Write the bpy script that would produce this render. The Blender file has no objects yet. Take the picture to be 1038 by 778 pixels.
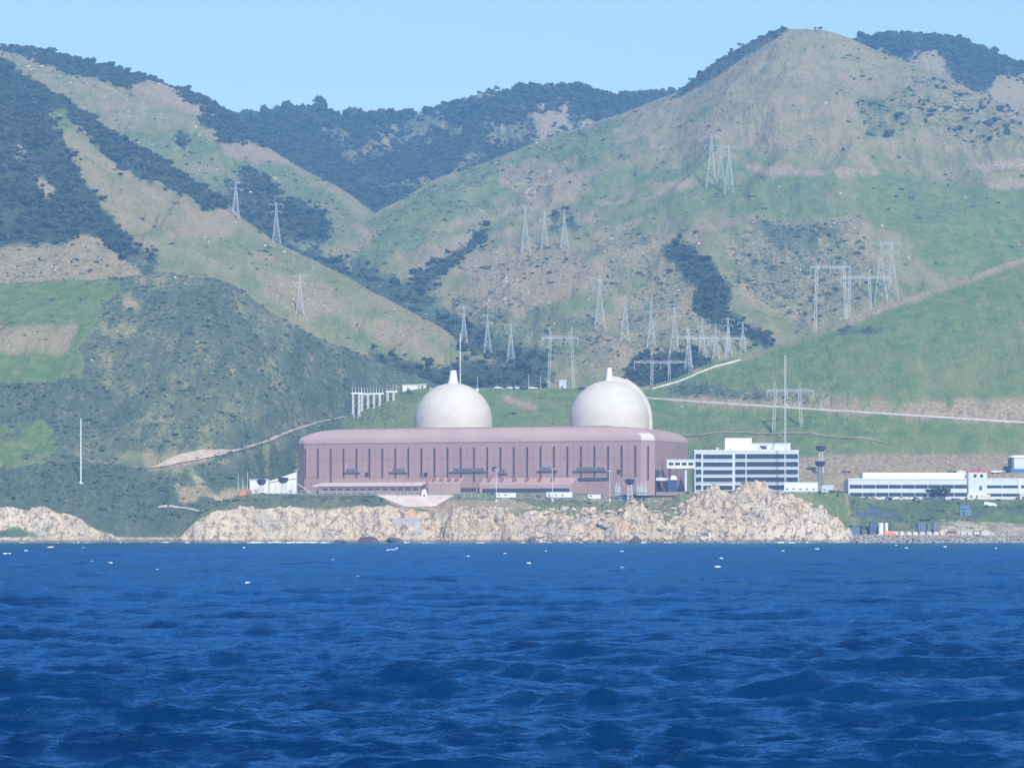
import bpy, math, random
import numpy as np
from mathutils import Vector

SC = bpy.context.scene
COL = SC.collection
R = math.radians
rng = np.random.default_rng(7)
random.seed(7)

# ------------------------------------------------------------------ camera
F = 3400.0            # focal length in pixels of the 1038 px wide photograph
CX, YH, CH = 519.0, 544.0, 3.5     # optical axis, horizon row, eye height above the sea
cam = bpy.data.cameras.new("camera")
cam.sensor_width = 36.0
cam.lens = 36.0 * F / 1038.0
cam.shift_y = (YH - 389.0) / 1038.0
cam.clip_start = 1.0
cam.clip_end = 30000.0
cam.dof.use_dof = True
cam.dof.focus_distance = 2100.0
cam.dof.aperture_fstop = 7.0
cam_o = bpy.data.objects.new("camera", cam)
cam_o.location = (0, 0, CH)
cam_o.rotation_euler = (math.pi / 2, 0, 0)
COL.objects.link(cam_o)
SC.camera = cam_o

# ------------------------------------------------------------------ sky, sun, exposure
SUN_AZ, SUN_EL = 162.0, 41.0       # degrees clockwise from the view direction, and up
world = bpy.data.worlds.new("World")
SC.world = world
world.use_nodes = True
wn = world.node_tree
sky = wn.nodes.new("ShaderNodeTexSky")
sky.sky_type = 'NISHITA'
sky.sun_disc = False
sky.sun_elevation = R(SUN_EL)
sky.sun_rotation = R(SUN_AZ)
sky.altitude = 0
sky.air_density = 1.0
sky.dust_density = 0.5
sky.ozone_density = 3.2
wn.links.new(sky.outputs[0], wn.nodes["Background"].inputs[0])
wn.nodes["Background"].inputs[1].default_value = 0.135
sun = bpy.data.lights.new("sun", 'SUN')
sun.energy = 5.0
sun.angle = R(0.53)
sun.color = (1.0, 0.955, 0.885)
sun_o = bpy.data.objects.new("sun", sun)
sd = Vector((math.sin(R(SUN_AZ)) * math.cos(R(SUN_EL)), math.cos(R(SUN_AZ)) * math.cos(R(SUN_EL)), math.sin(R(SUN_EL))))
sun_o.rotation_euler = (-sd).to_track_quat('-Z', 'Y').to_euler()
sun_o.location = sd * 6000
COL.objects.link(sun_o)
SC.view_settings.view_transform = 'Standard'
SC.view_settings.look = 'None'
SC.view_settings.exposure = 0.5
SC.view_settings.gamma = 1.0
SC.view_settings.use_curve_mapping = False
SC.render.engine = 'CYCLES'
SC.cycles.use_denoising = True
SC.cycles.max_bounces = 5
SC.cycles.volume_bounces = 0
SC.cycles.diffuse_bounces = 2

# ------------------------------------------------------------------ helpers: noise
def _hash(ix, iy, seed):
    h = (ix.astype(np.int64) * 374761393 + iy.astype(np.int64) * 668265263 + seed * 2147483647 + 12345) & 0xffffffff
    h = ((h ^ (h >> 13)) * 1274126177) & 0xffffffff
    h = (h ^ (h >> 16)) & 0xffffffff
    h = (h * 2246822519) & 0xffffffff
    return ((h ^ (h >> 15)) & 0xffffff) / float(0xffffff)

def vnoise(x, y, seed=0):
    x = np.asarray(x, float); y = np.asarray(y, float)
    ix = np.floor(x); iy = np.floor(y)
    fx = x - ix; fy = y - iy
    fx = fx * fx * fx * (fx * (fx * 6 - 15) + 10); fy = fy * fy * fy * (fy * (fy * 6 - 15) + 10)
    a = _hash(ix, iy, seed); b = _hash(ix + 1, iy, seed); c = _hash(ix, iy + 1, seed); d = _hash(ix + 1, iy + 1, seed)
    return (a + (b - a) * fx) * (1 - fy) + (c + (d - c) * fx) * fy      # 0..1

def fbm(x, y, seed=0, octv=4, gain=0.5):
    s = 0; amp = 1; tot = 0
    for o in range(octv):
        s = s + amp * (vnoise(x * 2 ** o + 17.3 * o, y * 2 ** o - 9.1 * o, seed + o) * 2 - 1); tot += amp; amp *= gain
    return s / tot            # about -1..1

def ridged(x, y, seed=0, octv=4):
    s = 0; amp = 1; tot = 0
    for o in range(octv):
        s = s + amp * (1 - np.abs(vnoise(x * 2 ** o + 5.7 * o, y * 2 ** o + 3.3 * o, seed + o) * 2 - 1)); tot += amp; amp *= 0.5
    return s / tot            # 0..1, crests at 1

def sstep(a, b, x):
    t = np.clip((x - a) / (b - a), 0, 1)
    return t * t * (3 - 2 * t)

# ------------------------------------------------------------------ helpers: materials
def new_mat(name):
    m = bpy.data.materials.new(name); m.use_nodes = True
    nt = m.node_tree
    return m, nt, nt.nodes["Principled BSDF"]

def N(nt, typ, **kw):
    n = nt.nodes.new(typ)
    for k, v in kw.items():
        if k.startswith('i_'):
            key = k[2:]; n.inputs[int(key) if key.isdigit() else key.replace('_', ' ')].default_value = v
        else:
            setattr(n, k, v)
    return n

def mixc(nt, a, b, fac):
    m = nt.nodes.new("ShaderNodeMix"); m.data_type = 'RGBA'
    for sock, v in ((m.inputs[6], a), (m.inputs[7], b), (m.inputs[0], fac)):
        if hasattr(v, 'is_output') or hasattr(v, 'links'):
            nt.links.new(v, sock)
        else:
            sock.default_value = (*v, 1) if isinstance(v, tuple) and len(v) == 3 else v
    return m.outputs[2]

def mth(nt, op, a, b=None, c=None, clamp=False):
    m = nt.nodes.new("ShaderNodeMath"); m.operation = op; m.use_clamp = clamp
    for i, v in enumerate((a, b, c)):
        if v is None: continue
        if hasattr(v, 'links'): nt.links.new(v, m.inputs[i])
        else: m.inputs[i].default_value = v
    return m.outputs[0]

def ramp01(nt, v, lo, hi):
    m = nt.nodes.new("ShaderNodeMapRange"); m.interpolation_type = 'SMOOTHSTEP'
    nt.links.new(v, m.inputs[0]); m.inputs[1].default_value = lo; m.inputs[2].default_value = hi
    return m.outputs[0]

def noise(nt, vec, scale, detail=4.0, rough=0.55):
    n = N(nt, "ShaderNodeTexNoise"); n.inputs["Scale"].default_value = scale
    n.inputs["Detail"].default_value = detail; n.inputs["Roughness"].default_value = rough
    if vec is not None: nt.links.new(vec, n.inputs["Vector"])
    return n.outputs["Fac"]

MATS = {}
def simple_mat(name, col, rough=0.7, metal=0.0, var=0.12, scale=0.4, bump=0.0, spec=0.4, streak=0.0):
    """plain painted or weathered surface: colour with blotches of wear and optional vertical rain streaks"""
    if name in MATS: return MATS[name]
    m, nt, bs = new_mat(name)
    tc = N(nt, "ShaderNodeTexCoord")
    n1 = noise(nt, tc.outputs["Object"], scale, 5.0, 0.6)
    dark = tuple(c * (1 - 2 * var) for c in col); lite = tuple(min(1, c * (1 + var)) for c in col)
    c = mixc(nt, dark, lite, ramp01(nt, n1, 0.25, 0.72))
    if streak:
        mp = N(nt, "ShaderNodeMapping"); mp.inputs["Scale"].default_value = (1.2, 1.2, 0.06)
        nt.links.new(tc.outputs["Object"], mp.inputs["Vector"])
        n2 = noise(nt, mp.outputs[0], 1.0, 4.0)
        c = mixc(nt, c, tuple(x * 0.62 for x in col), mth(nt, 'MULTIPLY', ramp01(nt, n2, 0.5, 0.75), streak))
    nt.links.new(c, bs.inputs["Base Color"])
    bs.inputs["Roughness"].default_value = rough; bs.inputs["Metallic"].default_value = metal
    bs.inputs["Specular IOR Level"].default_value = spec
    if bump:
        b = N(nt, "ShaderNodeBump"); b.inputs["Strength"].default_value = bump; b.inputs["Distance"].default_value = 0.3
        nt.links.new(n1, b.inputs["Height"]); nt.links.new(b.outputs[0], bs.inputs["Normal"])
    MATS[name] = m
    return m

# ------------------------------------------------------------------ helpers: mesh building
class MB:
    def __init__(s): s.v = []; s.f = []
    def add(s, vs, fs):
        o = len(s.v); s.v += [tuple(float(c) for c in p) for p in vs]; s.f += [tuple(i + o for i in f) for f in fs]; return s
    def box(s, x0, x1, y0, y1, z0, z1):
        return s.add([(x0, y0, z0), (x1, y0, z0), (x1, y1, z0), (x0, y1, z0), (x0, y0, z1), (x1, y0, z1), (x1, y1, z1), (x0, y1, z1)],
                     [(3, 2, 1, 0), (4, 5, 6, 7), (0, 1, 5, 4), (1, 2, 6, 5), (2, 3, 7, 6), (3, 0, 4, 7)])
    def hexa(s, bot, top):
        return s.add(list(bot) + list(top), [(3, 2, 1, 0), (4, 5, 6, 7), (0, 1, 5, 4), (1, 2, 6, 5), (2, 3, 7, 6), (3, 0, 4, 7)])
    def bar(s, p0, p1, w0, w1=None, n=4):
        w1 = w0 if w1 is None else w1
        p0 = np.array(p0, float); p1 = np.array(p1, float); d = p1 - p0; L = np.linalg.norm(d)
        if L < 1e-6: return s
        d /= L; a = np.array((0, 0, 1.0)) if abs(d[2]) < 0.9 else np.array((1.0, 0, 0))
        u = np.cross(d, a); u /= np.linalg.norm(u); w = np.cross(d, u)
        vs = []
        for p, ww in ((p0, w0), (p1, w1)):
            for k in range(n):
                t = 2 * math.pi * (k + 0.5) / n
                vs.append(p + (u * math.cos(t) + w * math.sin(t)) * ww * (0.707 if n == 4 else 0.5))
        fs = [(k, (k + 1) % n, n + (k + 1) % n, n + k) for k in range(n)]
        return s.add(vs, fs + [tuple(range(n - 1, -1, -1)), tuple(range(n, 2 * n))])
    def lathe(s, prof, n=32, cx=0, cy=0, cap=True):
        vs = []; fs = []
        for r, z in prof:
            for k in range(n):
                t = 2 * math.pi * k / n; vs.append((cx + r * math.cos(t), cy + r * math.sin(t), z))
        for i in range(len(prof) - 1):
            for k in range(n):
                fs.append((i * n + k, i * n + (k + 1) % n, (i + 1) * n + (k + 1) % n, (i + 1) * n + k))
        if cap: fs.append(tuple(range((len(prof) - 1) * n, len(prof) * n))); fs.append(tuple(range(n - 1, -1, -1)))
        return s.add(vs, fs)
    def mesh(s, name, mat, smooth=False):
        me = bpy.data.meshes.new(name); me.from_pydata(s.v, [], s.f); me.validate()
        me.materials.append(mat)
        if smooth: me.polygons.foreach_set("use_smooth", [True] * len(me.polygons))
        me.update(); return me

def obj(name, mesh, parent=None, loc=(0, 0, 0), rotz=0.0):
    o = bpy.data.objects.new(name, mesh); COL.objects.link(o)
    o.location = loc; o.rotation_euler = (0, 0, rotz)
    if parent is not None: o.parent = parent
    return o

def tag(o, label=None, cat=None, group=None, kind=None):
    for k, v in (('label', label), ('category', cat), ('group', group), ('kind', kind)):
        if v: o[k] = v
    return o

def thing(name, label, cat, loc=(0, 0, 0), rotz=0.0, group=None):
    return tag(obj(name, None, None, loc, rotz), label, cat, group)

def part(name, mb, mat, parent, loc=(0, 0, 0), rotz=0.0, smooth=False):
    return obj(name, mb.mesh(name, mat, smooth), parent, loc, rotz)

def np_mesh(name, verts, faces, mat, smooth=True):
    me = bpy.data.meshes.new(name)
    nv, nf, k = len(verts), len(faces), faces.shape[1]
    me.vertices.add(nv); me.vertices.foreach_set("co", np.ascontiguousarray(verts, np.float32).ravel())
    me.loops.add(nf * k); me.loops.foreach_set("vertex_index", np.ascontiguousarray(faces, np.int32).ravel())
    me.polygons.add(nf); me.polygons.foreach_set("loop_start", np.arange(0, nf * k, k, dtype=np.int32))
    me.polygons.foreach_set("loop_total", np.full(nf, k, np.int32))
    me.materials.append(mat); me.update(calc_edges=True)
    me.polygons.foreach_set("use_smooth", np.full(nf, smooth)); return me

def grid_faces(nr, nc):
    i = np.arange(nr - 1)[:, None] * nc + np.arange(nc - 1)[None, :]
    return np.stack([i, i + 1, i + nc + 1, i + nc], -1).reshape(-1, 4)

def W(px, py, d):
    """world point seen at a photograph pixel at depth d"""
    return Vector(((px - CX) / F * d, d, CH + (YH - py) / F * d))

# ================================================================== THE LAND: one sheet of hills
UU = np.arange(-900, 1941, 1.0)
def curve(pts, sig=5):
    pts = np.array(pts, float)
    out = []
    k = np.exp(-0.5 * (np.arange(-4 * sig, 4 * sig + 1) / sig) ** 2); k /= k.sum()
    for c in range(1, pts.shape[1]):
        a = np.interp(UU, pts[:, 0], pts[:, c])
        a = np.convolve(np.pad(a, 4 * sig, mode='edge'), k, mode='valid'); out.append(a)
    return out

def at(c, u): return np.interp(u, UU, c)

def blocks(x, y, seed):
    ix, iy = np.floor(x), np.floor(y); best = np.full(x.shape, 9.0); val = np.zeros(x.shape)
    for dx in (-1, 0, 1):
        for dy in (-1, 0, 1):
            cx, cy = ix + dx, iy + dy
            px_, py_ = cx + _hash(cx, cy, seed), cy + _hash(cx, cy, seed + 1)
            d = np.abs(x - px_) * 0.9 + np.abs(y - py_)
            v = (_hash(cx, cy, seed + 2) - 0.5) + (x - px_) * (_hash(cx, cy, seed + 3) - 0.5) * 1.2 + (y - py_) * (_hash(cx, cy, seed + 4) - 0.3) * 0.9
            m = d < best; best = np.where(m, d, best); val = np.where(m, v, val)
    return val, best
class Layer: pass
def layer(name, crest, foot, conv=0.35, back=0.45, relief=8.0, rx=70.0, sig=5, seed=1, crest_n=1.2, flat=0.0):
    L = Layer(); L.name = name
    y, d = curve(crest, sig); L.dc = d; L.zc = CH + (YH - y) / F * d
    L.zf, L.df = curve(foot, 12)
    L.conv, L.back, L.relief, L.rx, L.seed, L.cn, L.flat = conv, back, relief, rx, seed, crest_n, flat
    return L

def eval_layer(L, u, X, D):
    dc, zc, zf, df = at(L.dc, u), at(L.zc, u), at(L.zf, u), at(L.df, u)
    zf = np.minimum(zf, zc - 4)
    t = (D - df) / np.maximum(dc - df, 5)
    tc = np.clip(t, 0, 1)
    g = tc * (1 - L.conv) + L.conv * (1 - (1 - tc) ** 2)
    zz = zf + (zc - zf) * g - 0.7 * np.maximum(df - D, 0)
    x = np.maximum(D - dc, 0)
    zz = zz - L.back * (np.sqrt(x * x + 20.0 ** 2) - 20.0)
    if L.relief:
        wp = fbm(X / 200, D / 200, L.seed + 40, 2) * 0.6
        n = ridged(X / L.rx + wp, D / (L.rx * 3.2) + wp * 0.5, L.seed, 5) - 0.62
        n2 = fbm(X / 22, D / 34, L.seed + 9, 4) * 0.16
        n2 = n2 + (ridged(X / (L.rx * 0.3) + wp * 2, D / (L.rx * 1.3) + wp, L.seed + 70, 3) - 0.6) * 0.55
        w = sstep(0, 55, (zc - zz) + 0) * sstep(-0.1, 0.15, t)
        w = np.where(D > dc, 0.4 * sstep(0, 60, D - dc), w)
        zz = zz + L.relief * (n * 2.0 + n2) * w + fbm(X / 14, D / 40, L.seed + 3, 3) * L.cn
    return zz

LAYERS = [
    layer('L1', [(-400, 300, 2470), (0, 287, 2450), (60, 284, 2440), (100, 283, 2420), (132, 280, 2410), (172, 275, 2400), (208, 278, 2390), (240, 290, 2380), (281, 322, 2370), (333, 346, 2410), (365, 359, 2450), (397, 371, 2470), (435, 386, 2490), (480, 408, 2490), (560, 470, 2490), (640, 540, 2310), (1900, 640, 2300)],
          [(-400, 18, 1985), (0, 18, 1985), (80, 14, 1985), (130, 4, 1985), (180, 4, 1985), (225, 18, 2030), (260, 25, 2075), (300, 29, 2125), (340, 34, 2230), (375, 60, 2370), (435, 80, 2420), (1900, 0, 2420)], conv=0.25, relief=9, rx=75, seed=11),
    layer('L2', [(-400, -60, 3500), (0, 60, 3300), (34, 84, 3240), (67, 101, 3180), (111, 135, 3100), (169, 165, 3010), (202, 189, 2960), (229, 203, 2910), (243, 219, 2880), (287, 249, 2810), (340, 274, 2740), (407, 311, 2660), (440, 328, 2620), (473, 349, 2580), (512, 359, 2545), (549, 381, 2500), (590, 405, 2480), (660, 480, 2460), (1900, 640, 2450)],
          [(-400, 150, 2400), (0, 150, 2400), (250, 140, 2430), (320, 105, 2480), (480, 95, 2470), (540, 95, 2440), (600, 60, 2400), (1900, 0, 2330)], conv=0.3, relief=12, rx=110, seed=23),
    layer('L3', [(-400, 40, 3900), (0, 47, 3800), (40, 51, 3780), (84, 61, 3750), (120, 71, 3720), (160, 82, 3680), (200, 96, 3640), (230, 112, 3600), (253, 136, 3560), (280, 155, 3500), (310, 173, 3430), (345, 190, 3350), (379, 215, 3280), (410, 245, 3240), (470, 330, 3200), (1900, 600, 3200)],
          [(-400, 280, 3000), (0, 280, 3000), (200, 250, 2950), (300, 200, 2860), (400, 160, 2800), (1900, 50, 2800)], conv=0.3, relief=12, rx=130, seed=37),
    layer('M2', [(-400, 150, 4500), (150, 125, 4450), (200, 117, 4450), (262, 117, 4400), (300, 112, 4400), (340, 117, 4400), (404, 118, 4400), (434, 112, 4400), (451, 107, 4400), (485, 95, 4400), (515, 92, 4400), (542, 88, 4400), (569, 87, 4400), (590, 90, 4400), (620, 99, 4400), (650, 96, 4400), (674, 95, 4400), (720, 92, 4400), (800, 110, 4400), (1900, 400, 4400)],
          [(-400, 220, 3350), (400, 200, 3300), (700, 220, 3300), (1900, 200, 3300)], conv=0.3, relief=26, rx=120, seed=51),
    layer('M1', [(-400, 640, 2900), (200, 480, 2900), (290, 330, 2950), (320, 275, 3000), (340, 252, 3080), (379, 215, 3250), (401, 205, 3320), (441, 181, 3470), (482, 168, 3570), (525, 151, 3650), (556, 139, 3700), (633, 114, 3790), (690, 91, 3800), (722, 65, 3780), (755, 46, 3740), (786, 31, 3700), (803, 29, 3690), (836, 30, 3660), (857, 36, 3640), (890, 52, 3590), (924, 66, 3530), (958, 79, 3470), (998, 96, 3400), (1038, 116, 3330), (1120, 155, 3250), (1300, 230, 3200), (1900, 300, 3200)],
          [(-400, 60, 2600), (320, 120, 2650), (450, 112, 2600), (560, 105, 2500), (700, 105, 2490), (760, 125, 2580), (1038, 140, 2650), (1900, 140, 2650)], conv=0.28, relief=12, rx=120, seed=67),
    layer('M3', [(-400, 640, 4300), (700, 200, 4300), (800, 70, 4300), (830, 50, 4300), (860, 42, 4300), (897, 36, 4300), (941, 36, 4300), (978, 41, 4300), (998, 52, 4280), (1038, 68, 4250), (1120, 95, 4250), (1300, 60, 4250), (1900, 40, 4250)],
          [(-400, 100, 3400), (800, 220, 3400), (1900, 250, 3400)], conv=0.3, relief=14, rx=90, seed=83),
    layer('R1', [(-400, 640, 2400), (540, 450, 2400), (600, 412, 2410), (654, 393, 2420), (687, 382, 2425), (709, 372, 2430), (731, 365, 2435), (753, 360, 2440), (790, 349, 2450), (828, 336, 2460), (857, 323, 2470), (898, 309, 2485), (941, 294, 2505), (979, 282, 2520), (1006, 270, 2535), (1038, 260, 2550), (1120, 232, 2580), (1300, 180, 2600), (1900, 160, 2600)],
          [(-400, 0, 2225), (560, 30, 2225), (700, 42, 2225), (800, 56, 2225), (1038, 58, 2225), (1900, 58, 2225)], conv=0.2, relief=4.5, rx=80, seed=97, crest_n=0.5),
    layer('F', [(-400, 640, 2400), (300, 470, 2400), (330, 432, 2390), (355, 415, 2385), (380, 403, 2385), (400, 398, 2390), (435, 392, 2400), (480, 393, 2400), (660, 393, 2400), (700, 400, 2400), (760, 430, 2400), (900, 560, 2400), (1900, 640, 2400)],
          [(-400, 0, 2215), (300, 29, 2215), (700, 30, 2215), (1900, 20, 2215)], conv=0.3, back=0.03, relief=2.5, rx=50, seed=111, crest_n=0.3),
    layer('T', [(-400, 640, 2216), (690, 560, 2216), (770, 490, 2216), (800, 465, 2216), (850, 460.5, 2216), (1038, 460.5, 2216), (1900, 460, 2216)],
          [(-400, 0, 2182), (740, 30, 2182), (800, 44, 2182), (1900, 45, 2182)], conv=0.1, back=0.0, relief=0.8, rx=20, seed=121, crest_n=0.2),
    layer('B', [(-400, 640, 2166), (760, 560, 2166), (800, 484, 2166), (830, 479, 2166), (1900, 479, 2166)],
          [(-400, 0, 2146), (780, 20, 2146), (830, 30, 2146), (1900, 30, 2146)], conv=0.1, back=0.0, relief=0.4, rx=20, seed=131, crest_n=0.1),
    layer('K', [(-400, 640, 1990), (670, 560, 1990), (682, 530, 1990), (692, 512, 1990), (704, 502, 1990), (713, 497, 1990), (722, 495, 1988), (731, 500, 1986), (738, 506, 1984), (746, 496, 1990), (760, 493, 1992), (774, 494, 1990), (792, 500, 1990), (812, 508, 1990), (837, 520, 1988), (850, 530, 1986), (870, 549, 1985), (900, 600, 1985), (1900, 640, 1985)],
          [(-400, -30, 1953), (640, -10, 1955), (690, -2, 1957), (860, -1, 1955), (1900, -20, 1955)], conv=0.5, back=0.75, relief=0, sig=2, seed=141),
    layer('K2', [(-400, 640, 1978), (600, 560, 1978), (614, 538, 1970), (624, 525, 1970), (631, 513, 1970), (636, 506, 1970), (641, 507, 1970), (648, 516, 1970), (658, 520, 1972), (672, 527, 1974), (684, 545, 1974), (700, 580, 1979), (1900, 640, 1979)],
          [(-400, -40, 1954), (600, -8, 1957), (640, -2, 1958), (680, -8, 1956), (1900, -40, 1956)], conv=0.4, back=0.9, relief=0, sig=2, seed=151),
]
LN = {L.name: i for i, L in enumerate(LAYERS)}
LN['P'] = len(LAYERS)

# coastal bench with its sea cliff
c_top = curve([(-400, 512), (0, 515), (45, 515), (62, 521), (80, 528), (100, 539), (125, 547), (178, 547.5), (188, 538), (200, 527), (213, 519), (230, 515.5), (330, 515), (400, 514), (428, 517), (445, 527), (470, 524), (520, 524), (560, 522), (600, 527), (680, 530), (780, 530), (860, 545), (900, 546), (1900, 546)], 3)[0]
c_in = curve([(-400, 22), (60, 19), (110, 6), (175, 5), (205, 20), (240, 28), (270, 30), (850, 30), (890, 27), (1900, 27)], 6)[0]
c_din = curve([(-400, 2040), (230, 2034), (830, 2034), (885, 2098), (1900, 2098)], 8)[0]
c_edge = curve([(-400, 1984), (60, 1984), (130, 1975), (178, 1973), (200, 1978), (300, 1982), (430, 1982), (470, 1976), (620, 1974), (860, 1972), (900, 1970), (1900, 1970)], 5)[0]

def eval_P(u, X, D):
    zt = CH + (YH - at(c_top, u)) / F * 1980.0
    zt = zt + fbm(X / 12, X * 0 + 8.3, 15, 4) * 2.0 * (zt > 6)
    e = at(c_edge, u) + fbm(X / 16, X * 0 + 3.3, 5, 4) * 8 + fbm(X / 60, X * 0 + 1.3, 6, 2) * 5
    zi, di = at(c_in, u), at(c_din, u)
    run = np.clip(zt * 0.75, 3, 18)
    t = np.clip((D - (e - run)) / run, 0, 1)
    rock = np.where((u > 430) & (u < 900), 1.0, 0.36)
    cl = -3.0 + (zt + 3.0) * t ** 0.8
    up = zt + (zi - zt) * np.clip((D - e) / np.maximum(di - e, 4), 0, 1) ** 0.9
    z = np.where(D < e, cl, up)
    z = np.where(D < e - run, -3.0 - 0.08 * (e - run - D), z)
    return z, sstep(0, 0.12, t) * (1 - sstep(e - 1, e + 3 + 14 * ((u > 440) & (u < 640)), D)), rock

ucols = np.concatenate([np.geomspace(700, 60, 40)[:-1] * -1 - 0, np.arange(-60, 1100, 1.5), 1038 + np.geomspace(62, 700, 40)])
drows = np.concatenate([np.arange(1925, 1946, 3.0), np.arange(1946, 2000, 0.75), np.arange(2000, 2044, 1.5), np.arange(2044, 2240, 2.6), np.arange(2240, 2700, 4.6), np.arange(2700, 3900, 8.0), np.arange(3900, 4800, 13.0)])
UG, DG = np.meshgrid(ucols, drows)
XG = (UG - CX) / F * DG

def land(u, X, D):
    zs = [eval_layer(L, u, X, D) for L in LAYERS]
    zp, cm, rk = eval_P(u, X, D)
    zs.append(zp)
    Z = np.stack(zs)
    own = Z.argmax(0)
    k = np.where(D < 2240, 0.5, 3.0)
    mx = Z.max(0)
    zz = mx + k * np.log(np.exp((Z - mx) / k).sum(0))
    knoll = np.maximum(sstep(-2.5, 1.5, Z[LN['K']] - np.delete(Z, LN['K'], 0).max(0)), sstep(-2, 1, Z[LN['K2']] - np.delete(Z, LN['K2'], 0).max(0)))
    rocky = np.maximum(cm, knoll) * (D < 2060)
    rough = np.maximum(cm * rk, knoll)
    r1 = ridged(X / 12 + fbm(X / 9, D / 6, 201, 2) * 0.6, D / 7.5, 203, 5) - 0.6
    r2 = ridged(X / 4.0 + D / 7, D / 2.6 - X / 9, 211, 3) - 0.6
    zz = zz + np.where(D < 2060, rough * (r1 * 7 + r2 * 1.0) * sstep(-1, 5, zz), 0)
    sel = (D < 2060) & (rough > 0.02)
    for cs, am in ((11.0, 6.5), (5.5, 3.6), (2.8, 1.0)):
        bx, by = blocks(X[sel] / cs + 0.3 * D[sel] / cs, D[sel] / cs * 1.7, int(cs * 10))
        zz[sel] += rough[sel] * am * bx * sstep(-1, 4, zz[sel])
    # graded plant yard
    return zz, own, rocky, knoll

ZG, OWN, ROCKY, KNOLL = land(UG, XG, DG)
OWN = np.where((KNOLL > 0.5) & (DG < 2060), LN['K'], OWN)

def _level(z, u0, u1, d0, d1, zl, su=8, sdd=8):
    w = sstep(u0 - su, u0, UG) * (1 - sstep(u1, u1 + su, UG)) * sstep(d0 - sdd, d0, DG) * (1 - sstep(d1, d1 + sdd, DG))
    return z * (1 - w) + zl * w
ZG = _level(ZG, 304, 690, 2036, 2150, 30.0)
ZG = _level(ZG, 258, 310, 2036, 2100, 30.0, 14, 10)
def carve(z, pts, flat, blend):
    P = np.array([W(*p) for p in pts]); sel = np.nonzero((DG > P[:, 1].min() - 30) & (DG < P[:, 1].max() + 30) & (XG > P[:, 0].min() - 30) & (XG < P[:, 0].max() + 30))
    x, y = XG[sel], DG[sel]; best = np.full(x.shape, 1e9); zr = np.zeros(x.shape)
    for a, b in zip(P[:-1], P[1:]):
        ab = b[:2] - a[:2]; t = np.clip(((x - a[0]) * ab[0] + (y - a[1]) * ab[1]) / ab.dot(ab), 0, 1)
        d = np.hypot(x - a[0] - t * ab[0], y - a[1] - t * ab[1]); m = d < best
        best = np.where(m, d, best); zr = np.where(m, a[2] + (b[2] - a[2]) * t, zr)
    w = 1 - sstep(flat, blend, best); z = z.copy(); z[sel] = z[sel] * (1 - w) + zr * w
    return z
SIDE_ROAD = [(140, 474.8, 2072), (170, 474, 2068), (190, 472, 2071), (215, 466.5, 2082), (235, 460, 2098), (248, 455.5, 2114), (260, 451, 2132), (273, 447, 2152), (285, 441, 2175), (298, 436, 2202), (322, 428, 2258), (352, 422, 2325)]
ZG = carve(ZG, SIDE_ROAD, 4.0, 14.0)
ZG = _level(ZG, 690, 858, 2016, 2110, 30.0)
ZG = _level(ZG, 862, 1150, 2100, 2142, 27.0)
ZG = _level(ZG, 850, 1150, 1972, 1988, 4.6, 10, 3)

def zat(X, Y):
    u = CX + F * X / Y
    i = np.clip(np.searchsorted(drows, Y) - 1, 0, len(drows) - 2); j = np.clip(np.searchsorted(ucols, u) - 1, 0, len(ucols) - 2)
    fy = (Y - drows[i]) / (drows[i + 1] - drows[i]); fx = (u - ucols[j]) / (ucols[j + 1] - ucols[j])
    return (ZG[i, j] * (1 - fx) + ZG[i, j + 1] * fx) * (1 - fy) + (ZG[i + 1, j] * (1 - fx) + ZG[i + 1, j + 1] * fx) * fy

PYG = YH - (ZG - CH) * F / DG          # photograph row of each land vertex
def hit(px, py, dmin=1950.0):
    """where the sight line through a photograph pixel first meets the land"""
    ds = np.arange(dmin, 4700, 1.0)
    z = zat((px - CX) / F * ds, ds); zr = CH + (YH - py) / F * ds
    k = np.argmax(z >= zr)
    if not (z >= zr).any(): k = int(np.argmax(z - zr))
    return Vector(((px - CX) / F * ds[k], ds[k], float(z[k])))

def bench(pts, dmin):
    px = np.array([p[0] for p in pts], float); d = np.array([hit(p[0], p[1], dmin).y for p in pts])
    q = np.polyfit(px, d, 2); return [(p[0], p[1], float(np.polyval(q, p[0]))) for p in pts]
HILL_ROAD = bench([(645, 403), (700, 407), (760, 411), (820, 415), (900, 420), (970, 424.5), (1040, 429), (1110, 433)], 2230)
ZG = carve(ZG, HILL_ROAD, 3.5, 12.0)
RIDGE_ROAD = bench([(660, 394.5), (674, 390), (688, 385.5), (700, 380.5), (710, 376), (722, 372), (736, 368.5), (750, 365.5)], 2300)
ZG = carve(ZG, RIDGE_ROAD, 2.6, 8.0)
PYG = YH - (ZG - CH) * F / DG

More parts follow.
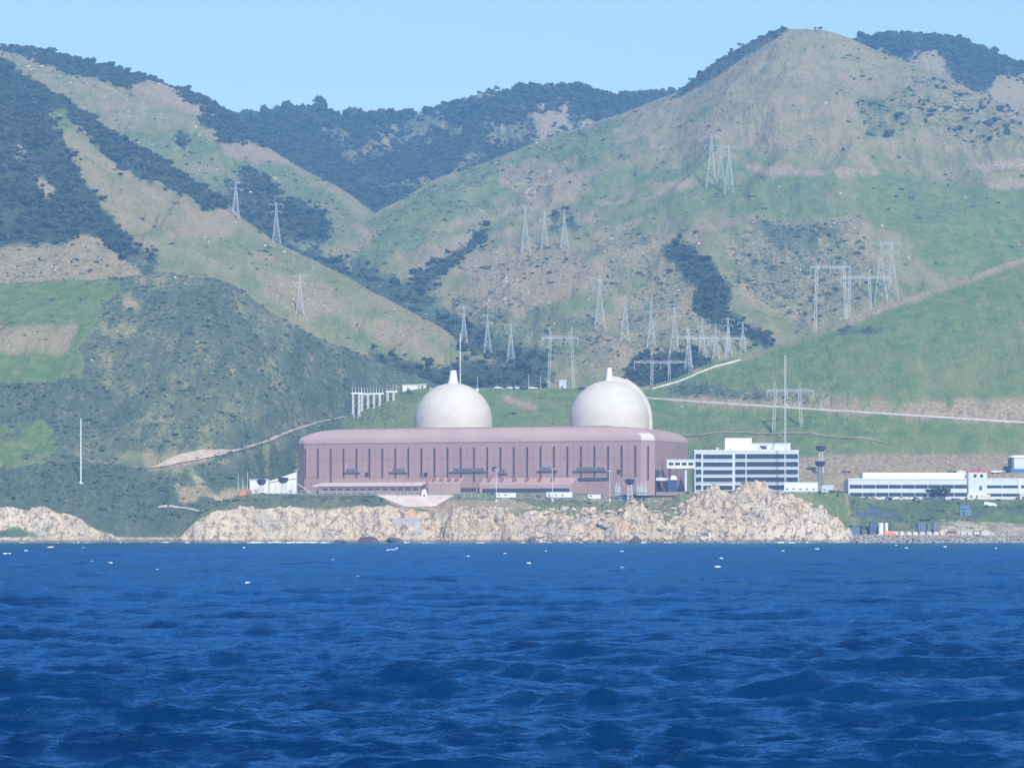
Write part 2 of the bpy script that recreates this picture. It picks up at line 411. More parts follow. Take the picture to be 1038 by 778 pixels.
# ---- plant cover: maps of grass, brush, wood and bare rock laid out over the land
green = np.full(ZG.shape, 0.5); scrub = np.full(ZG.shape, 0.12); bare = np.zeros(ZG.shape); specks = np.full(ZG.shape, 0.15); wood = np.zeros(ZG.shape)
def inpoly(poly, x, y):
    c = np.zeros(x.shape, bool); n = len(poly)
    for i in range(n):
        x0, y0 = poly[i]; x1, y1 = poly[(i + 1) % n]
        if y0 == y1: continue
        c ^= ((y0 > y) != (y1 > y)) & (x < (x1 - x0) * (y - y0) / (y1 - y0) + x0)
    return c
JX = fbm(XG / 30, DG / 50, 301, 5, 0.65) * 1.5; JY = fbm(XG / 30 + 40, DG / 50 + 7, 311, 5, 0.65) * 1.5
def lay(layers, poly=None, g=None, s=None, b=None, r=None, w=None, jit=6.0, mix=1.0, cov=1.0):
    m = np.isin(OWN, [LN[l] for l in layers.split()])
    if poly is not None: m &= inpoly(poly, UG + JX * jit, PYG + JY * jit)
    if cov < 1: m &= (fbm(XG / 12, DG / 20, 331 + int(cov * 100), 4) * 0.5 + 0.5) < cov * 0.55 + 0.2
    for arr, v in ((green, g), (scrub, s), (bare, b), (specks, r), (wood, w)):
        if v is not None: arr[m] = arr[m] * (1 - mix) + v * mix

# left back ridge
lay('L3', None, g=0.45, s=0.22, r=0.35)
lay('L3', [(0, 60), (60, 75), (130, 85), (220, 120), (330, 200), (200, 200), (60, 90)], r=0.8)
lay('L3', [(100, 130), (190, 130), (290, 170), (370, 215), (330, 250), (200, 200)], g=0.7, s=0.3)
lay('L3', [(-300, 0), (120, 30), (300, 100), (262, 150), (250, 142), (219, 145), (222, 128), (206, 125), (216, 110), (189, 102), (175, 89), (148, 80), (128, 89), (101, 77), (72, 76), (60, 69), (25, 57), (0, 48), (-300, 44)], s=1, w=1, jit=3)
for p in ([(205, 110), (225, 118), (222, 130), (203, 126)], [(243, 172), (268, 178), (285, 195), (275, 205), (245, 190)], [(270, 205), (300, 200), (335, 225), (330, 245), (290, 240)], [(225, 180), (250, 185), (262, 210), (240, 205)], [(178, 138), (187, 138), (187, 147), (178, 147)], [(300, 210), (320, 212), (330, 225), (310, 228)]):
    lay('L3', p, s=1, w=0.7, jit=4)
lay('L3', [(130, 85), (175, 88), (215, 112), (205, 118), (170, 105), (140, 95)], b=0.75, g=0.1, jit=4)
lay('L3', [(222, 145), (255, 143), (300, 165), (280, 168), (235, 160)], b=0.6, g=0.1, jit=6)
# wooded mountain at the back
lay('M2', None, g=0.4, s=1.0, w=1.0, r=0.1)
lay('M2', [(545, 105), (575, 100), (582, 135), (555, 138), (540, 118)], b=0.8, s=0, w=0, jit=9, cov=0.85)
lay('M2', [(450, 85), (520, 84), (520, 96), (470, 102)], b=0.45, g=0.2, s=0.1, w=0, jit=4)
lay('M2', [(520, 150), (560, 132), (600, 120), (640, 108), (640, 118), (560, 145)], b=0.6, s=0.1, w=0, jit=8, cov=0.8)
lay('M2', [(380, 135), (405, 132), (400, 150), (385, 155)], b=0.3, s=0.2, w=0.1, jit=8)
lay('M2', [(430, 165), (470, 150), (500, 155), (450, 178)], b=0.4, s=0.3, w=0.1, jit=9, cov=0.6)
lay('M2', [(340, 140), (370, 140), (380, 160), (345, 165)], b=0.2, s=0.4, w=0.3, jit=9, cov=0.7)
# left spur ridge
lay('L2', None, g=0.42, s=0.14, r=0.3)
lay('L2', [(-400, -80), (0, 40), (60, 80), (130, 130), (240, 200), (228, 212), (207, 209), (190, 197), (150, 182), (110, 156), (80, 128), (62, 112), (42, 112), (62, 130), (65, 148), (75, 166), (88, 186), (100, 210), (115, 222), (127, 236), (165, 276), (150, 278), (128, 268), (112, 250), (95, 240), (60, 245), (0, 251), (-400, 270)], s=1.0, w=0.75, r=0.1, jit=7)
lay('L2', [(38, 110), (62, 110), (80, 128), (62, 132)], g=0.85, jit=3)
lay('L2', [(62, 130), (110, 158), (150, 185), (200, 215), (140, 240), (110, 210)], g=0.3)
lay('L2', [(185, 214), (232, 212), (250, 226), (215, 240), (180, 235)], g=0.05, b=0.35, r=0.6)
lay('L2', [(240, 225), (300, 262), (440, 335), (520, 365), (400, 370), (300, 330), (200, 270)], g=0.55, r=0.4)
lay('L2', [(260, 285), (320, 275), (345, 310), (300, 325), (265, 300)], r=0.9, g=0.25)
lay('L2', [(330, 310), (420, 330), (450, 365), (380, 345)], g=0.25, r=0.6)
lay('L2', [(-400, 262), (0, 252), (60, 247), (95, 240), (112, 252), (128, 268), (150, 290), (-400, 290)], g=0.05, s=0.35, b=0.2, r=0.6)
lay('L2', [(17, 148), (28, 148), (28, 158), (16, 158)], b=1, s=0, w=0, jit=4)
lay('L2', [(32, 180), (50, 180), (58, 198), (45, 196)], b=1, s=0, w=0, jit=5)
lay('L2', [(125, 240), (160, 258), (158, 275), (135, 270)], r=1, s=0.7, w=0.3)
lay('L2', [(365, 352), (400, 364), (440, 372), (470, 366), (500, 369), (549, 376), (560, 400), (440, 400), (400, 384)], s=1, w=0.6, jit=3)
lay('L2', [(470, 342), (515, 355), (549, 376), (540, 382), (505, 366), (470, 352)], s=1, w=0.6, jit=2)
lay('L3', [(200, 195), (260, 205), (300, 225), (345, 262), (345, 290), (280, 262), (235, 222)], s=0.9, w=0.5, g=0.5, jit=8, cov=0.85)
# front left brush hill
lay('L1', None, g=0.55, s=0.62, r=0.3)
lay('L1', [(140, 280), (240, 290), (330, 346), (420, 380), (380, 420), (280, 430), (200, 350), (130, 310)], s=0.72, g=0.5, r=0.35)
lay('L1', [(190, 400), (280, 360), (330, 400), (300, 440), (200, 460)], s=0.6, g=0.6)
lay('L1', [(80, 380), (180, 340), (250, 420), (150, 460), (90, 440)], s=0.58, g=0.6)
lay('L1', [(-400, 285), (105, 281), (125, 290), (102, 310), (95, 330), (82, 350), (88, 372), (60, 392), (-400, 395)], g=0.95, s=0.05, r=0.1)
lay('L1', [(-400, 332), (0, 330), (80, 328), (72, 358), (-400, 362)], g=0.2, s=0.1, jit=5)
lay('L1', [(-400, 362), (75, 358), (85, 372), (55, 392), (-400, 396)], g=1.0, s=0.02, jit=4)
lay('L1', [(-400, 400), (90, 385), (150, 420), (90, 440), (-400, 425)], s=0.75, g=0.5)
lay('L1', [(-400, 430), (40, 428), (62, 445), (55, 470), (-400, 475)], g=1.0, s=0.15, cov=0.8)
lay('L1', [(130, 280), (190, 276), (200, 292), (150, 296)], r=1.0, s=0.5)
lay('L1', [(122, 298), (140, 302), (145, 316), (128, 312)], b=0.8, s=0.2, r=1, jit=8, cov=0.8)
lay('L1', [(100, 320), (140, 330), (140, 345), (105, 335)], b=0.4, s=0.3, r=1, jit=8, cov=0.7)
lay('L1', [(230, 295), (300, 330), (300, 355), (250, 330)], r=0.9, s=0.55)
lay('L1', [(115, 460), (190, 458), (215, 462), (215, 470), (165, 474), (120, 468)], b=0.55, s=0.3, jit=4, cov=0.85)
lay('L1', [(-400, 470), (100, 470), (160, 480), (260, 470), (300, 450), (300, 500), (200, 540), (130, 545), (0, 520), (-400, 520)], s=0.85, g=0.5, r=0.15)
lay('L1', [(188, 474), (196, 476), (212, 492), (204, 494)], b=0.75, s=0.1, jit=1.5)
lay('L1', [(150, 470), (215, 464), (215, 470), (150, 476)], b=0.7, s=0.1, jit=2)
lay('L1', [(267, 452), (273, 450), (273, 478), (269, 478)], b=0.45, s=0.15, jit=2)
lay('L1', [(180, 486), (212, 490), (225, 505), (185, 510)], b=0.35, s=0.4, g=0.2, jit=5)
lay('L1', [(215, 505), (245, 496), (262, 500), (230, 514)], b=0.7, s=0.1, g=0.2, jit=4)
# big mountain
lay('M1', None, g=0.48, s=0.22, r=0.3)
lay('M1', [(600, 125), (700, 92), (790, 25), (850, 33), (900, 65), (930, 110), (900, 155), (840, 158), (720, 140), (620, 140)], g=0.3, s=0.2, r=0.15, jit=14)
lay('M1', [(690, 130), (790, 105), (800, 125), (700, 145)], g=0.0, b=0.25, jit=10, cov=0.8)
lay('M1', [(785, 32), (840, 33), (835, 42), (785, 44)], b=0.5, g=0, jit=4, cov=0.7)
lay('M1', [(680, 100), (722, 60), (755, 40), (786, 27), (804, 27), (790, 38), (760, 54), (725, 78), (690, 98)], s=0.9, w=0.2, g=0.4, jit=3)
lay('M1', [(860, 100), (925, 95), (930, 125), (880, 140)], s=0.5, g=0.7, w=0.12, jit=10)
lay('M1', [(920, 70), (1040, 110), (1040, 150), (960, 150), (900, 120)], s=0.4, g=0.35, r=0.85, w=0.08, jit=10)
lay('M1', [(560, 190), (700, 165), (900, 180), (1100, 190), (1100, 270), (900, 235), (760, 215), (640, 230)], g=0.75, s=0.15, jit=14)
lay('M1', [(880, 185), (1100, 190), (1100, 280), (940, 270)], g=0.95, s=0.12, jit=14)
lay('M1', [(400, 205), (560, 140), (640, 118), (600, 170), (480, 215), (380, 260)], g=0.72, s=0.3, jit=10)
lay('M1', [(340, 255), (400, 210), (470, 200), (420, 250), (360, 285)], g=0.75, s=0.3, jit=8)
lay('M1', [(500, 170), (580, 160), (600, 190), (540, 210)], g=0.15, r=0.5, jit=12)
lay('M1', [(480, 255), (560, 245), (600, 270), (600, 300), (520, 320), (470, 300)], g=0.05, s=0.3, b=0.25, r=0.95, jit=14)
lay('M1', [(430, 300), (500, 310), (600, 320), (640, 380), (520, 370), (440, 330)], g=0.5, s=0.45, r=0.3, jit=10)
lay('M1', [(595, 345), (635, 340), (640, 375), (600, 380)], g=0.1, r=1.0, b=0.3, jit=8)
lay('M1', [(600, 215), (680, 245), (720, 320), (740, 350), (640, 350), (600, 280)], g=0.35, s=0.35, r=0.4, jit=10)
lay('M1', [(760, 215), (880, 225), (880, 300), (820, 330), (740, 290)], g=0.2, s=0.5, r=0.35, jit=12)
lay('M1', [(765, 228), (850, 226), (870, 250), (800, 255)], g=0.1, s=0.75, jit=10, cov=0.8)
lay('M1', [(672, 245), (704, 248), (722, 270), (738, 292), (744, 322), (782, 340), (776, 352), (738, 338), (716, 318), (698, 288)], s=1, w=0.9, r=0, jit=9)
lay('M1', [(392, 300), (440, 266), (496, 230), (490, 244), (452, 272), (412, 312)], s=1, w=0.75, r=0, jit=7)
lay('M1', [(330, 262), (375, 232), (385, 238), (345, 268)], s=0.3, b=0.35, g=0.2, jit=4)
lay('M1', [(430, 258), (470, 236), (480, 240), (430, 285), (400, 296)], g=0.2, b=0.3, r=0.6, jit=5)
lay('M1', [(440, 224), (500, 217), (505, 222), (445, 232)], b=0.8, jit=3, cov=0.75)
lay('M1', [(560, 215), (578, 212), (590, 235), (560, 236)], s=0.9, w=0.4, jit=5, cov=0.6)
lay('M1', [(320, 258), (360, 262), (420, 292), (470, 325), (560, 362), (560, 392), (440, 345), (330, 285)], s=0.75, w=0.25, g=0.6, jit=6)
lay('M1', [(640, 362), (705, 355), (725, 368), (700, 390), (640, 392)], s=1, w=0.9, jit=3)
lay('M1', [(755, 167.5), (790, 170), (890, 173), (890, 178), (800, 176), (757, 174.5)], b=1.4, s=0, jit=2, cov=0.85)
lay('M1', [(985, 168), (1038, 161), (1100, 158), (1100, 165), (1000, 173)], b=1.4, s=0, jit=2)
lay('M1', [(1000, 182), (1038, 184), (1100, 186), (1100, 191), (1005, 189)], b=1.4, s=0, jit=2)
lay('M1', [(600, 202), (690, 190), (690, 196), (605, 212)], b=0.7, s=0, jit=5, cov=0.55)
lay('M1', [(660, 185), (725, 178), (725, 186), (660, 194)], b=0.3, g=0.1, s=0, jit=5)
lay('M3', None, g=0.2, s=0.2, r=0.25)
lay('M3', [(700, 0), (1200, 0), (1200, 100), (1060, 75), (1010, 72), (990, 95), (965, 70), (955, 48), (930, 50), (920, 62), (890, 48), (860, 60)], s=1, w=1, jit=5)
lay('M3', [(960, 45), (985, 48), (1010, 80), (1000, 92), (975, 85), (958, 70)], s=1, w=1, jit=4)
# right green hill
lay('R1', None, g=0.95, s=0.08, r=0.1)
lay('R1', [(840, 400), (1000, 330), (1100, 300), (1100, 400), (900, 412)], g=0.75, s=0.18)
lay('R1', [(760, 380), (880, 340), (920, 360), (820, 400)], g=0.8, s=0.05)
lay('R1', [(650, 392), (700, 388), (780, 398), (860, 402), (860, 416), (760, 410), (655, 404)], s=0.75, g=0.3, r=0.9, jit=4)
lay('R1', [(650, 400), (760, 406), (860, 411), (1000, 419), (1100, 424), (1100, 433), (1000, 428), (860, 419), (760, 413), (650, 406)], b=0.8, s=0.1, g=0.2, r=1, jit=3, cov=0.8)
lay('R1', [(850, 409), (920, 407), (1000, 404), (1100, 406), (1100, 432), (1000, 424), (860, 416)], b=0.75, s=0.3, r=1, g=0.1, jit=4, cov=0.85)
lay('R1', [(700, 374), (760, 356), (830, 333), (900, 306), (980, 278), (1040, 256), (1100, 228), (1100, 240), (1040, 265), (980, 288), (900, 314), (830, 342), (760, 365), (705, 379)], b=0.75, g=0.2, s=0.1, jit=3, cov=0.7)
lay('R1', [(1100, 228), (1038, 256), (980, 280), (935, 298), (940, 301), (985, 287), (1040, 266), (1100, 240)], b=0.55, g=0.2, jit=2.5)
lay('R1', [(935, 290), (880, 312), (850, 328), (852, 331), (885, 318), (915, 308)], b=0.75, g=0.2, jit=2.5)
lay('R1', [(860, 318), (790, 346), (720, 368), (720, 374), (800, 352), (860, 330)], b=0.2, g=0.4, jit=4)
lay('R1', [(690, 440), (860, 440), (1100, 446), (1100, 462), (690, 460)], g=0.75, s=0.15)
lay('R1', [(848, 332), (898, 331), (898, 338), (848, 340)], s=0.8, g=0.6, jit=2)
for p in ([(1000, 330), (1016, 316), (1010, 322), (996, 338)], [(948, 380), (962, 370), (958, 376), (946, 386)]):
    lay('R1', p, s=0.8, jit=2)
# terraces and yards
lay('F', None, g=0.9, s=0.1, r=0.15)
lay('F', [(330, 400), (420, 395), (425, 410), (395, 430), (340, 430)], s=0.4, g=0.7, r=0.6)
lay('F', [(508, 402), (516, 402), (548, 413), (545, 417), (512, 407)], b=0.9, jit=1.5)
lay('F', [(420, 385), (660, 385), (660, 394), (420, 394)], b=0.8, s=0, jit=1)
lay('T', None, b=0.62, g=0.15, s=0.12, r=0.3)
lay('B', None, b=0.5, g=0.3, s=0.15, r=0.2)
lay('P', None, g=0.7, s=0.35, r=0.2)
lay('P', [(230, 490), (440, 500), (440, 516), (230, 518)], g=0.6, s=0.55)
lay('P', [(380, 501), (462, 501), (440, 515), (408, 515)], b=0.85, s=0, g=0.1, jit=1)
lay('P', [(440, 508), (520, 506), (560, 512), (480, 524), (430, 520)], b=0.45, g=0.1, s=0.2, jit=5)
lay('P', [(520, 502), (690, 502), (690, 520), (560, 518)], g=0.6, s=0.45)
lay('P', [(860, 508), (1100, 505), (1100, 535), (880, 545)], g=0.75, s=0.5, r=0.2)
lay('P', [(1000, 522), (1040, 524), (1040, 534), (985, 534)], g=1.0, s=0.1)
lay('P', [(952, 527), (990, 530), (1100, 534), (1100, 548), (860, 548), (860, 540), (950, 537)], b=0.6, s=0.1, jit=3)
yard = (DG > 2036) & (DG < 2150) & (UG > 250) & (UG < 860) & (ZG > 28.5) & (ZG < 32) & (OWN == LN['P'])
bare[yard] = 0.55; scrub[yard] = 0; green[yard] = 0.1
m = (ROCKY > 0.35)
bare[m] = np.maximum(bare, ROCKY)[m]; scrub[m] *= 0.15; wood[m] = 0
m = (OWN == LN['K']); bare[m] = 1; scrub[m] = 0.04
crev = (fbm(XG / 7, DG / 12, 401, 4) > 0.3) & m
scrub[crev] = 0.35
beach = (ZG < 3.2) & (DG < 2010); bare[beach] = 0.9; scrub[beach] = 0

def soften(a):
    k = np.array([1, 3, 4, 3, 1.0]); k /= k.sum()
    for ax in (0, 1):
        p = np.pad(a, [(2, 2) if i == ax else (0, 0) for i in (0, 1)], mode='edge')
        a = sum(k[i] * (p[i:i + a.shape[0]] if ax == 0 else p[:, i:i + a.shape[1]]) for i in range(5))
    return a
clr = fbm(XG / 55, DG / 80, 701, 4)
m = (OWN == LN['M2']) & (wood > 0.5) & (clr > 0.18)
wood[m] = 0.22; scrub[m] = 0.45; green[m] = 0.55
m = (OWN == LN['L2']) & (wood > 0.5) & (fbm(XG / 30, DG / 45, 703, 4) > 0.3)
wood[m] = 0.3; scrub[m] = 0.7
for _ in range(4): wood = soften(wood)
green, scrub, bare, specks, wood = [soften(a) for a in (green, scrub, bare, specks, wood)]

def terrain_mat():
    m, nt, bs = new_mat("hill ground")
    geo = N(nt, "ShaderNodeNewGeometry"); P = geo.outputs["Position"]
    at_ = N(nt, "ShaderNodeAttribute", attribute_name="cover")
    sep = N(nt, "ShaderNodeSeparateColor"); nt.links.new(at_.outputs["Color"], sep.inputs[0])
    G_, S_, B_, A_ = sep.outputs[0], sep.outputs[1], sep.outputs[2], at_.outputs["Alpha"]
    mpr = N(nt, "ShaderNodeMapping"); mpr.inputs["Scale"].default_value = (0.085, 0.02, 0.02); nt.links.new(P, mpr.inputs["Vector"])
    rib = noise(nt, mpr.outputs[0], 1.0, 6.0, 0.62)
    n1 = noise(nt, P, 0.9, 4.0, 0.7)
    n50 = noise(nt, P, 0.018, 5.0, 0.6); n10 = noise(nt, P, 0.09, 5.0, 0.6); n3 = noise(nt, P, 0.33, 5.0, 0.65)
    dry = mixc(nt, (0.38, 0.29, 0.155), (0.25, 0.205, 0.112), ramp01(nt, n3, 0.3, 0.7))
    grn = mixc(nt, (0.083, 0.162, 0.038), (0.188, 0.216, 0.062), ramp01(nt, n10, 0.3, 0.7))
    gf = mth(nt, 'ADD', G_, mth(nt, 'MULTIPLY', mth(nt, 'SUBTRACT', n50, 0.5), 1.1))
    gf = mth(nt, 'ADD', gf, mth(nt, 'MULTIPLY', mth(nt, 'SUBTRACT', n10, 0.5), 0.7))
    gf = mth(nt, 'ADD', gf, mth(nt, 'MULTIPLY', mth(nt, 'SUBTRACT', rib, 0.5), 1.0))
    grass = mixc(nt, dry, grn, ramp01(nt, gf, 0.1, 0.9))
    grass = mixc(nt, grass, (0.075, 0.085, 0.045), mth(nt, 'MULTIPLY', ramp01(nt, n1, 0.47, 0.66), 0.55))
    scr = mixc(nt, (0.046, 0.072, 0.044), (0.110, 0.135, 0.080), ramp01(nt, n3, 0.3, 0.7))
    sf = mth(nt, 'ADD', S_, mth(nt, 'MULTIPLY', mth(nt, 'SUBTRACT', n3, 0.5), 1.5))
    sf = mth(nt, 'ADD', sf, mth(nt, 'MULTIPLY', mth(nt, 'SUBTRACT', n10, 0.5), 0.8))
    sf = mth(nt, 'ADD', sf, mth(nt, 'MULTIPLY', mth(nt, 'SUBTRACT', rib, 0.5), 0.9))
    dn = N(nt, "ShaderNodeAttribute", attribute_name="dense")
    scr = mixc(nt, scr, (0.026, 0.040, 0.020), mth(nt, 'MULTIPLY', dn.outputs["Fac"], 0.85))
    c = mixc(nt, grass, scr, ramp01(nt, sf, 0.25, 0.75))
    rock = mixc(nt, (0.58, 0.46, 0.315), (0.36, 0.275, 0.18), ramp01(nt, n3, 0.35, 0.75))
    rock = mixc(nt, rock, (0.52, 0.34, 0.20), mth(nt, 'MULTIPLY', ramp01(nt, n10, 0.5, 0.75), 0.5))
    rock = mixc(nt, rock, (0.68, 0.60, 0.48), mth(nt, 'MULTIPLY', ramp01(nt, n50, 0.45, 0.65), 0.6))
    lich = noise(nt, P, 0.06, 4.0, 0.6)
    rock = mixc(nt, rock, (0.30, 0.285, 0.26), mth(nt, 'MULTIPLY', ramp01(nt, lich, 0.54, 0.64), 0.5))
    rock = mixc(nt, rock, (0.52, 0.30, 0.165), mth(nt, 'MULTIPLY', ramp01(nt, lich, 0.42, 0.34), 0.6))
    cr2 = mth(nt, 'ABSOLUTE', mth(nt, 'SUBTRACT', noise(nt, P, 0.085, 5.0, 0.6), 0.5))
    rock = mixc(nt, rock, (0.11, 0.09, 0.08), mth(nt, 'MULTIPLY', ramp01(nt, cr2, 0.020, 0.004), 0.7))
    crk = noise(nt, P, 0.26, 5.0, 0.65)
    rock = mixc(nt, rock, (0.17, 0.13, 0.105), mth(nt, 'MULTIPLY', ramp01(nt, crk, 0.53, 0.64), 0.8))
    sxy = N(nt, "ShaderNodeSeparateXYZ"); nt.links.new(P, sxy.inputs[0])
    soil = mixc(nt, (0.42, 0.32, 0.205), (0.21, 0.165, 0.105), ramp01(nt, n3, 0.35, 0.65))
    rock = mixc(nt, rock, soil, ramp01(nt, sxy.outputs[1], 2030.0, 2080.0))
    vo = N(nt, "ShaderNodeTexVoronoi"); vo.inputs["Scale"].default_value = 0.16; nt.links.new(P, vo.inputs["Vector"])
    sp = mth(nt, 'MULTIPLY', ramp01(nt, vo.outputs["Distance"], 0.40, 0.22), A_)
    sp = mth(nt, 'MULTIPLY', sp, ramp01(nt, n10, 0.50, 0.64))
    bf = mth(nt, 'ADD', B_, mth(nt, 'MULTIPLY', mth(nt, 'SUBTRACT', n3, 0.5), 1.6))
    bf = mth(nt, 'ADD', bf, mth(nt, 'MULTIPLY', mth(nt, 'SUBTRACT', n10, 0.52), 1.5))
    bf = mth(nt, 'MAXIMUM', ramp01(nt, bf, 0.25, 0.75), mth(nt, 'MULTIPLY', sp, 0.9))
    c = mixc(nt, c, rock, bf)
    # wet dark foot of the rocks at the waterline
    sx = N(nt, "ShaderNodeSeparateXYZ"); nt.links.new(P, sx.inputs[0])
    wet = ramp01(nt, mth(nt, 'ADD', sx.outputs[2], mth(nt, 'MULTIPLY', n3, 3.0)), 4.2, 2.2)
    c = mixc(nt, c, (0.10, 0.08, 0.065), mth(nt, 'MULTIPLY', wet, 0.8))
    nt.links.new(c, bs.inputs["Base Color"])
    bs.inputs["Roughness"].default_value = 0.95; bs.inputs["Specular IOR Level"].default_value = 0.1
    b0 = N(nt, "ShaderNodeBump"); b0.inputs["Strength"].default_value = 0.8; b0.inputs["Distance"].default_value = 7.0; nt.links.new(rib, b0.inputs["Height"])
    b = N(nt, "ShaderNodeBump"); b.inputs["Strength"].default_value = 0.85; b.inputs["Distance"].default_value = 2.2
    nt.links.new(b0.outputs[0], b.inputs["Normal"])
    nt.links.new(n3, b.inputs["Height"]); nt.links.new(b.outputs[0], bs.inputs["Normal"])
    return m

tv = np.stack([XG, DG, ZG], -1).reshape(-1, 3)
hm = np_mesh("hills", tv, grid_faces(len(drows), len(ucols)), terrain_mat())
ca = hm.attributes.new("cover", 'FLOAT_COLOR', 'POINT')
ca.data.foreach_set("color", np.stack([green, scrub, bare, specks], -1).astype(np.float32).ravel())
da = hm.attributes.new("dense", 'FLOAT', 'POINT'); da.data.foreach_set("value", np.clip(wood * 1.3, 0, 1).astype(np.float32).ravel())
rk_ = ROCKY[:-1, :-1] > 0.4
tag(obj("hills", hm), "coastal hills with grass, brush and pale sea cliffs", "hills", kind='structure')

# ================================================================== THE SEA
def ocean_tile(n, L, lmin, lmax, wind, spread, seed, slope):
    r = np.random.default_rng(seed)
    k1 = np.fft.fftfreq(n, L / n) * 2 * np.pi
    kx, ky = np.meshgrid(k1, k1); k = np.hypot(kx, ky); k[0, 0] = 1e-6
    lam = 2 * np.pi / k
    sp = k ** -2.0 * np.exp(-(k * lmin / 2 / np.pi) ** 4 * 0.6) * np.exp(-(2 * np.pi / (k * lmax)) ** 4)
    c = (kx * math.cos(wind) + ky * math.sin(wind)) / k
    sp *= np.abs(c) ** spread * 0.88 + 0.12
    sp[0, 0] = 0
    h = np.fft.fft2(r.normal(size=(n, n))) * sp
    H = np.fft.ifft2(h).real
    sx = np.fft.ifft2(1j * kx * h).real; sy = np.fft.ifft2(1j * ky * h).real
    g = slope / math.sqrt((sx ** 2 + sy ** 2).mean())
    Dx = np.fft.ifft2(-1j * kx / k * h).real * g; Dy = np.fft.ifft2(-1j * ky / k * h).real * g
    return np.stack([Dx, Dy, H * g], -1), L

def tile_at(tile, X, Y):
    T, L = tile; n = T.shape[0]
    x = (X / L * n) % n; y = (Y / L * n) % n
    ix = np.floor(x).astype(int); iy = np.floor(y).astype(int); fx = (x - ix)[..., None]; fy = (y - iy)[..., None]
    ix %= n; iy %= n; ix1 = (ix + 1) % n; iy1 = (iy + 1) % n
    return (T[iy, ix] * (1 - fx) + T[iy, ix1] * fx) * (1 - fy) + (T[iy1, ix] * (1 - fx) + T[iy1, ix1] * fx) * fy

swell = ocean_tile(512, 251.0, 3.0, 15.0, R(78), 4, 5, 0.125)
chop = ocean_tile(512, 47.0, 0.30, 2.3, R(96), 5, 6, 0.29)
ripple = ocean_tile(256, 12.7, 0.28, 1.5, R(86), 2, 8, 0.24)
sc_ang = np.concatenate([-np.geomspace(9.0, 0.205, 46)[:-1], np.linspace(-0.205, 0.205, 520), np.geomspace(0.205, 9.0, 46)[1:]])
s_rows = np.concatenate([np.arange(8, 24, 0.5), 24 * np.exp(np.arange(0, math.log(2010 / 24.), 0.0047))])
SA, SR = np.meshgrid(sc_ang, s_rows)
SX, SY = SA * SR, SR
SX = np.sign(SX) * np.where(np.abs(SX) > 1200, 1200 + 1200 * (1 - np.exp(-(np.abs(SX) - 1200) / 1200)), np.abs(SX))
def sea_disp(X, Y):
    d = tile_at(swell, X, Y) * 1.0 + tile_at(chop, X, Y) * (1 - sstep(500, 1500, Y) * 0.3)[..., None]
    d = d + tile_at(ripple, X, Y) * (1 - sstep(60, 160, Y))[..., None]
    gust = (0.75 + 0.5 * vnoise(X / 60, Y / 60, 77))[..., None]
    return d * gust
SD = sea_disp(SX, SY)
sv = np.stack([SX + SD[..., 0] * -0.75, SY + SD[..., 1] * -0.75, SD[..., 2]], -1)
def sea_mat():
    m, nt, bs = new_mat("sea water")
    nt.nodes.remove(bs)
    geo = N(nt, "ShaderNodeNewGeometry"); P = geo.outputs["Position"]
    n60 = noise(nt, P, 0.02, 3.0)
    c = mixc(nt, (0.0004, 0.013, 0.052), (0.0006, 0.021, 0.078), ramp01(nt, n60, 0.35, 0.65))
    mp = N(nt, "ShaderNodeMapping"); mp.inputs["Scale"].default_value = (0.6, 1.0, 1.0); nt.links.new(P, mp.inputs["Vector"])
    a = noise(nt, mp.outputs[0], 4.5, 4.0, 0.65); b2 = noise(nt, mp.outputs[0], 0.75, 5.0, 0.65)
    b = N(nt, "ShaderNodeBump"); b.inputs["Strength"].default_value = 0.8; b.inputs["Distance"].default_value = 0.07
    nt.links.new(a, b.inputs["Height"])
    c2 = N(nt, "ShaderNodeBump"); c2.inputs["Strength"].default_value = 0.9; c2.inputs["Distance"].default_value = 0.26
    nt.links.new(b2, c2.inputs["Height"]); nt.links.new(b.outputs[0], c2.inputs["Normal"])
    df = N(nt, "ShaderNodeBsdfDiffuse"); nt.links.new(c, df.inputs["Color"]); nt.links.new(c2.outputs[0], df.inputs["Normal"])
    gl = N(nt, "ShaderNodeBsdfGlossy"); gl.inputs["Color"].default_value = (0.25, 0.59, 1.0, 1); gl.inputs["Roughness"].default_value = 0.16
    nt.links.new(c2.outputs[0], gl.inputs["Normal"])
    fr = N(nt, "ShaderNodeFresnel"); fr.inputs["IOR"].default_value = 1.333; nt.links.new(c2.outputs[0], fr.inputs["Normal"])
    mx = N(nt, "ShaderNodeMixShader"); nt.links.new(mth(nt, 'MULTIPLY', fr.outputs[0], 1.0), mx.inputs[0])
    nt.links.new(df.outputs[0], mx.inputs[1]); nt.links.new(gl.outputs[0], mx.inputs[2])
    nt.links.new(mx.outputs[0], nt.nodes["Material Output"].inputs["Surface"])
    return m
sm = np_mesh("sea", sv.reshape(-1, 3), grid_faces(len(s_rows), len(sc_ang)), sea_mat())
tag(obj("sea", sm), "choppy deep blue sea in front of the shore", "sea", kind='structure')

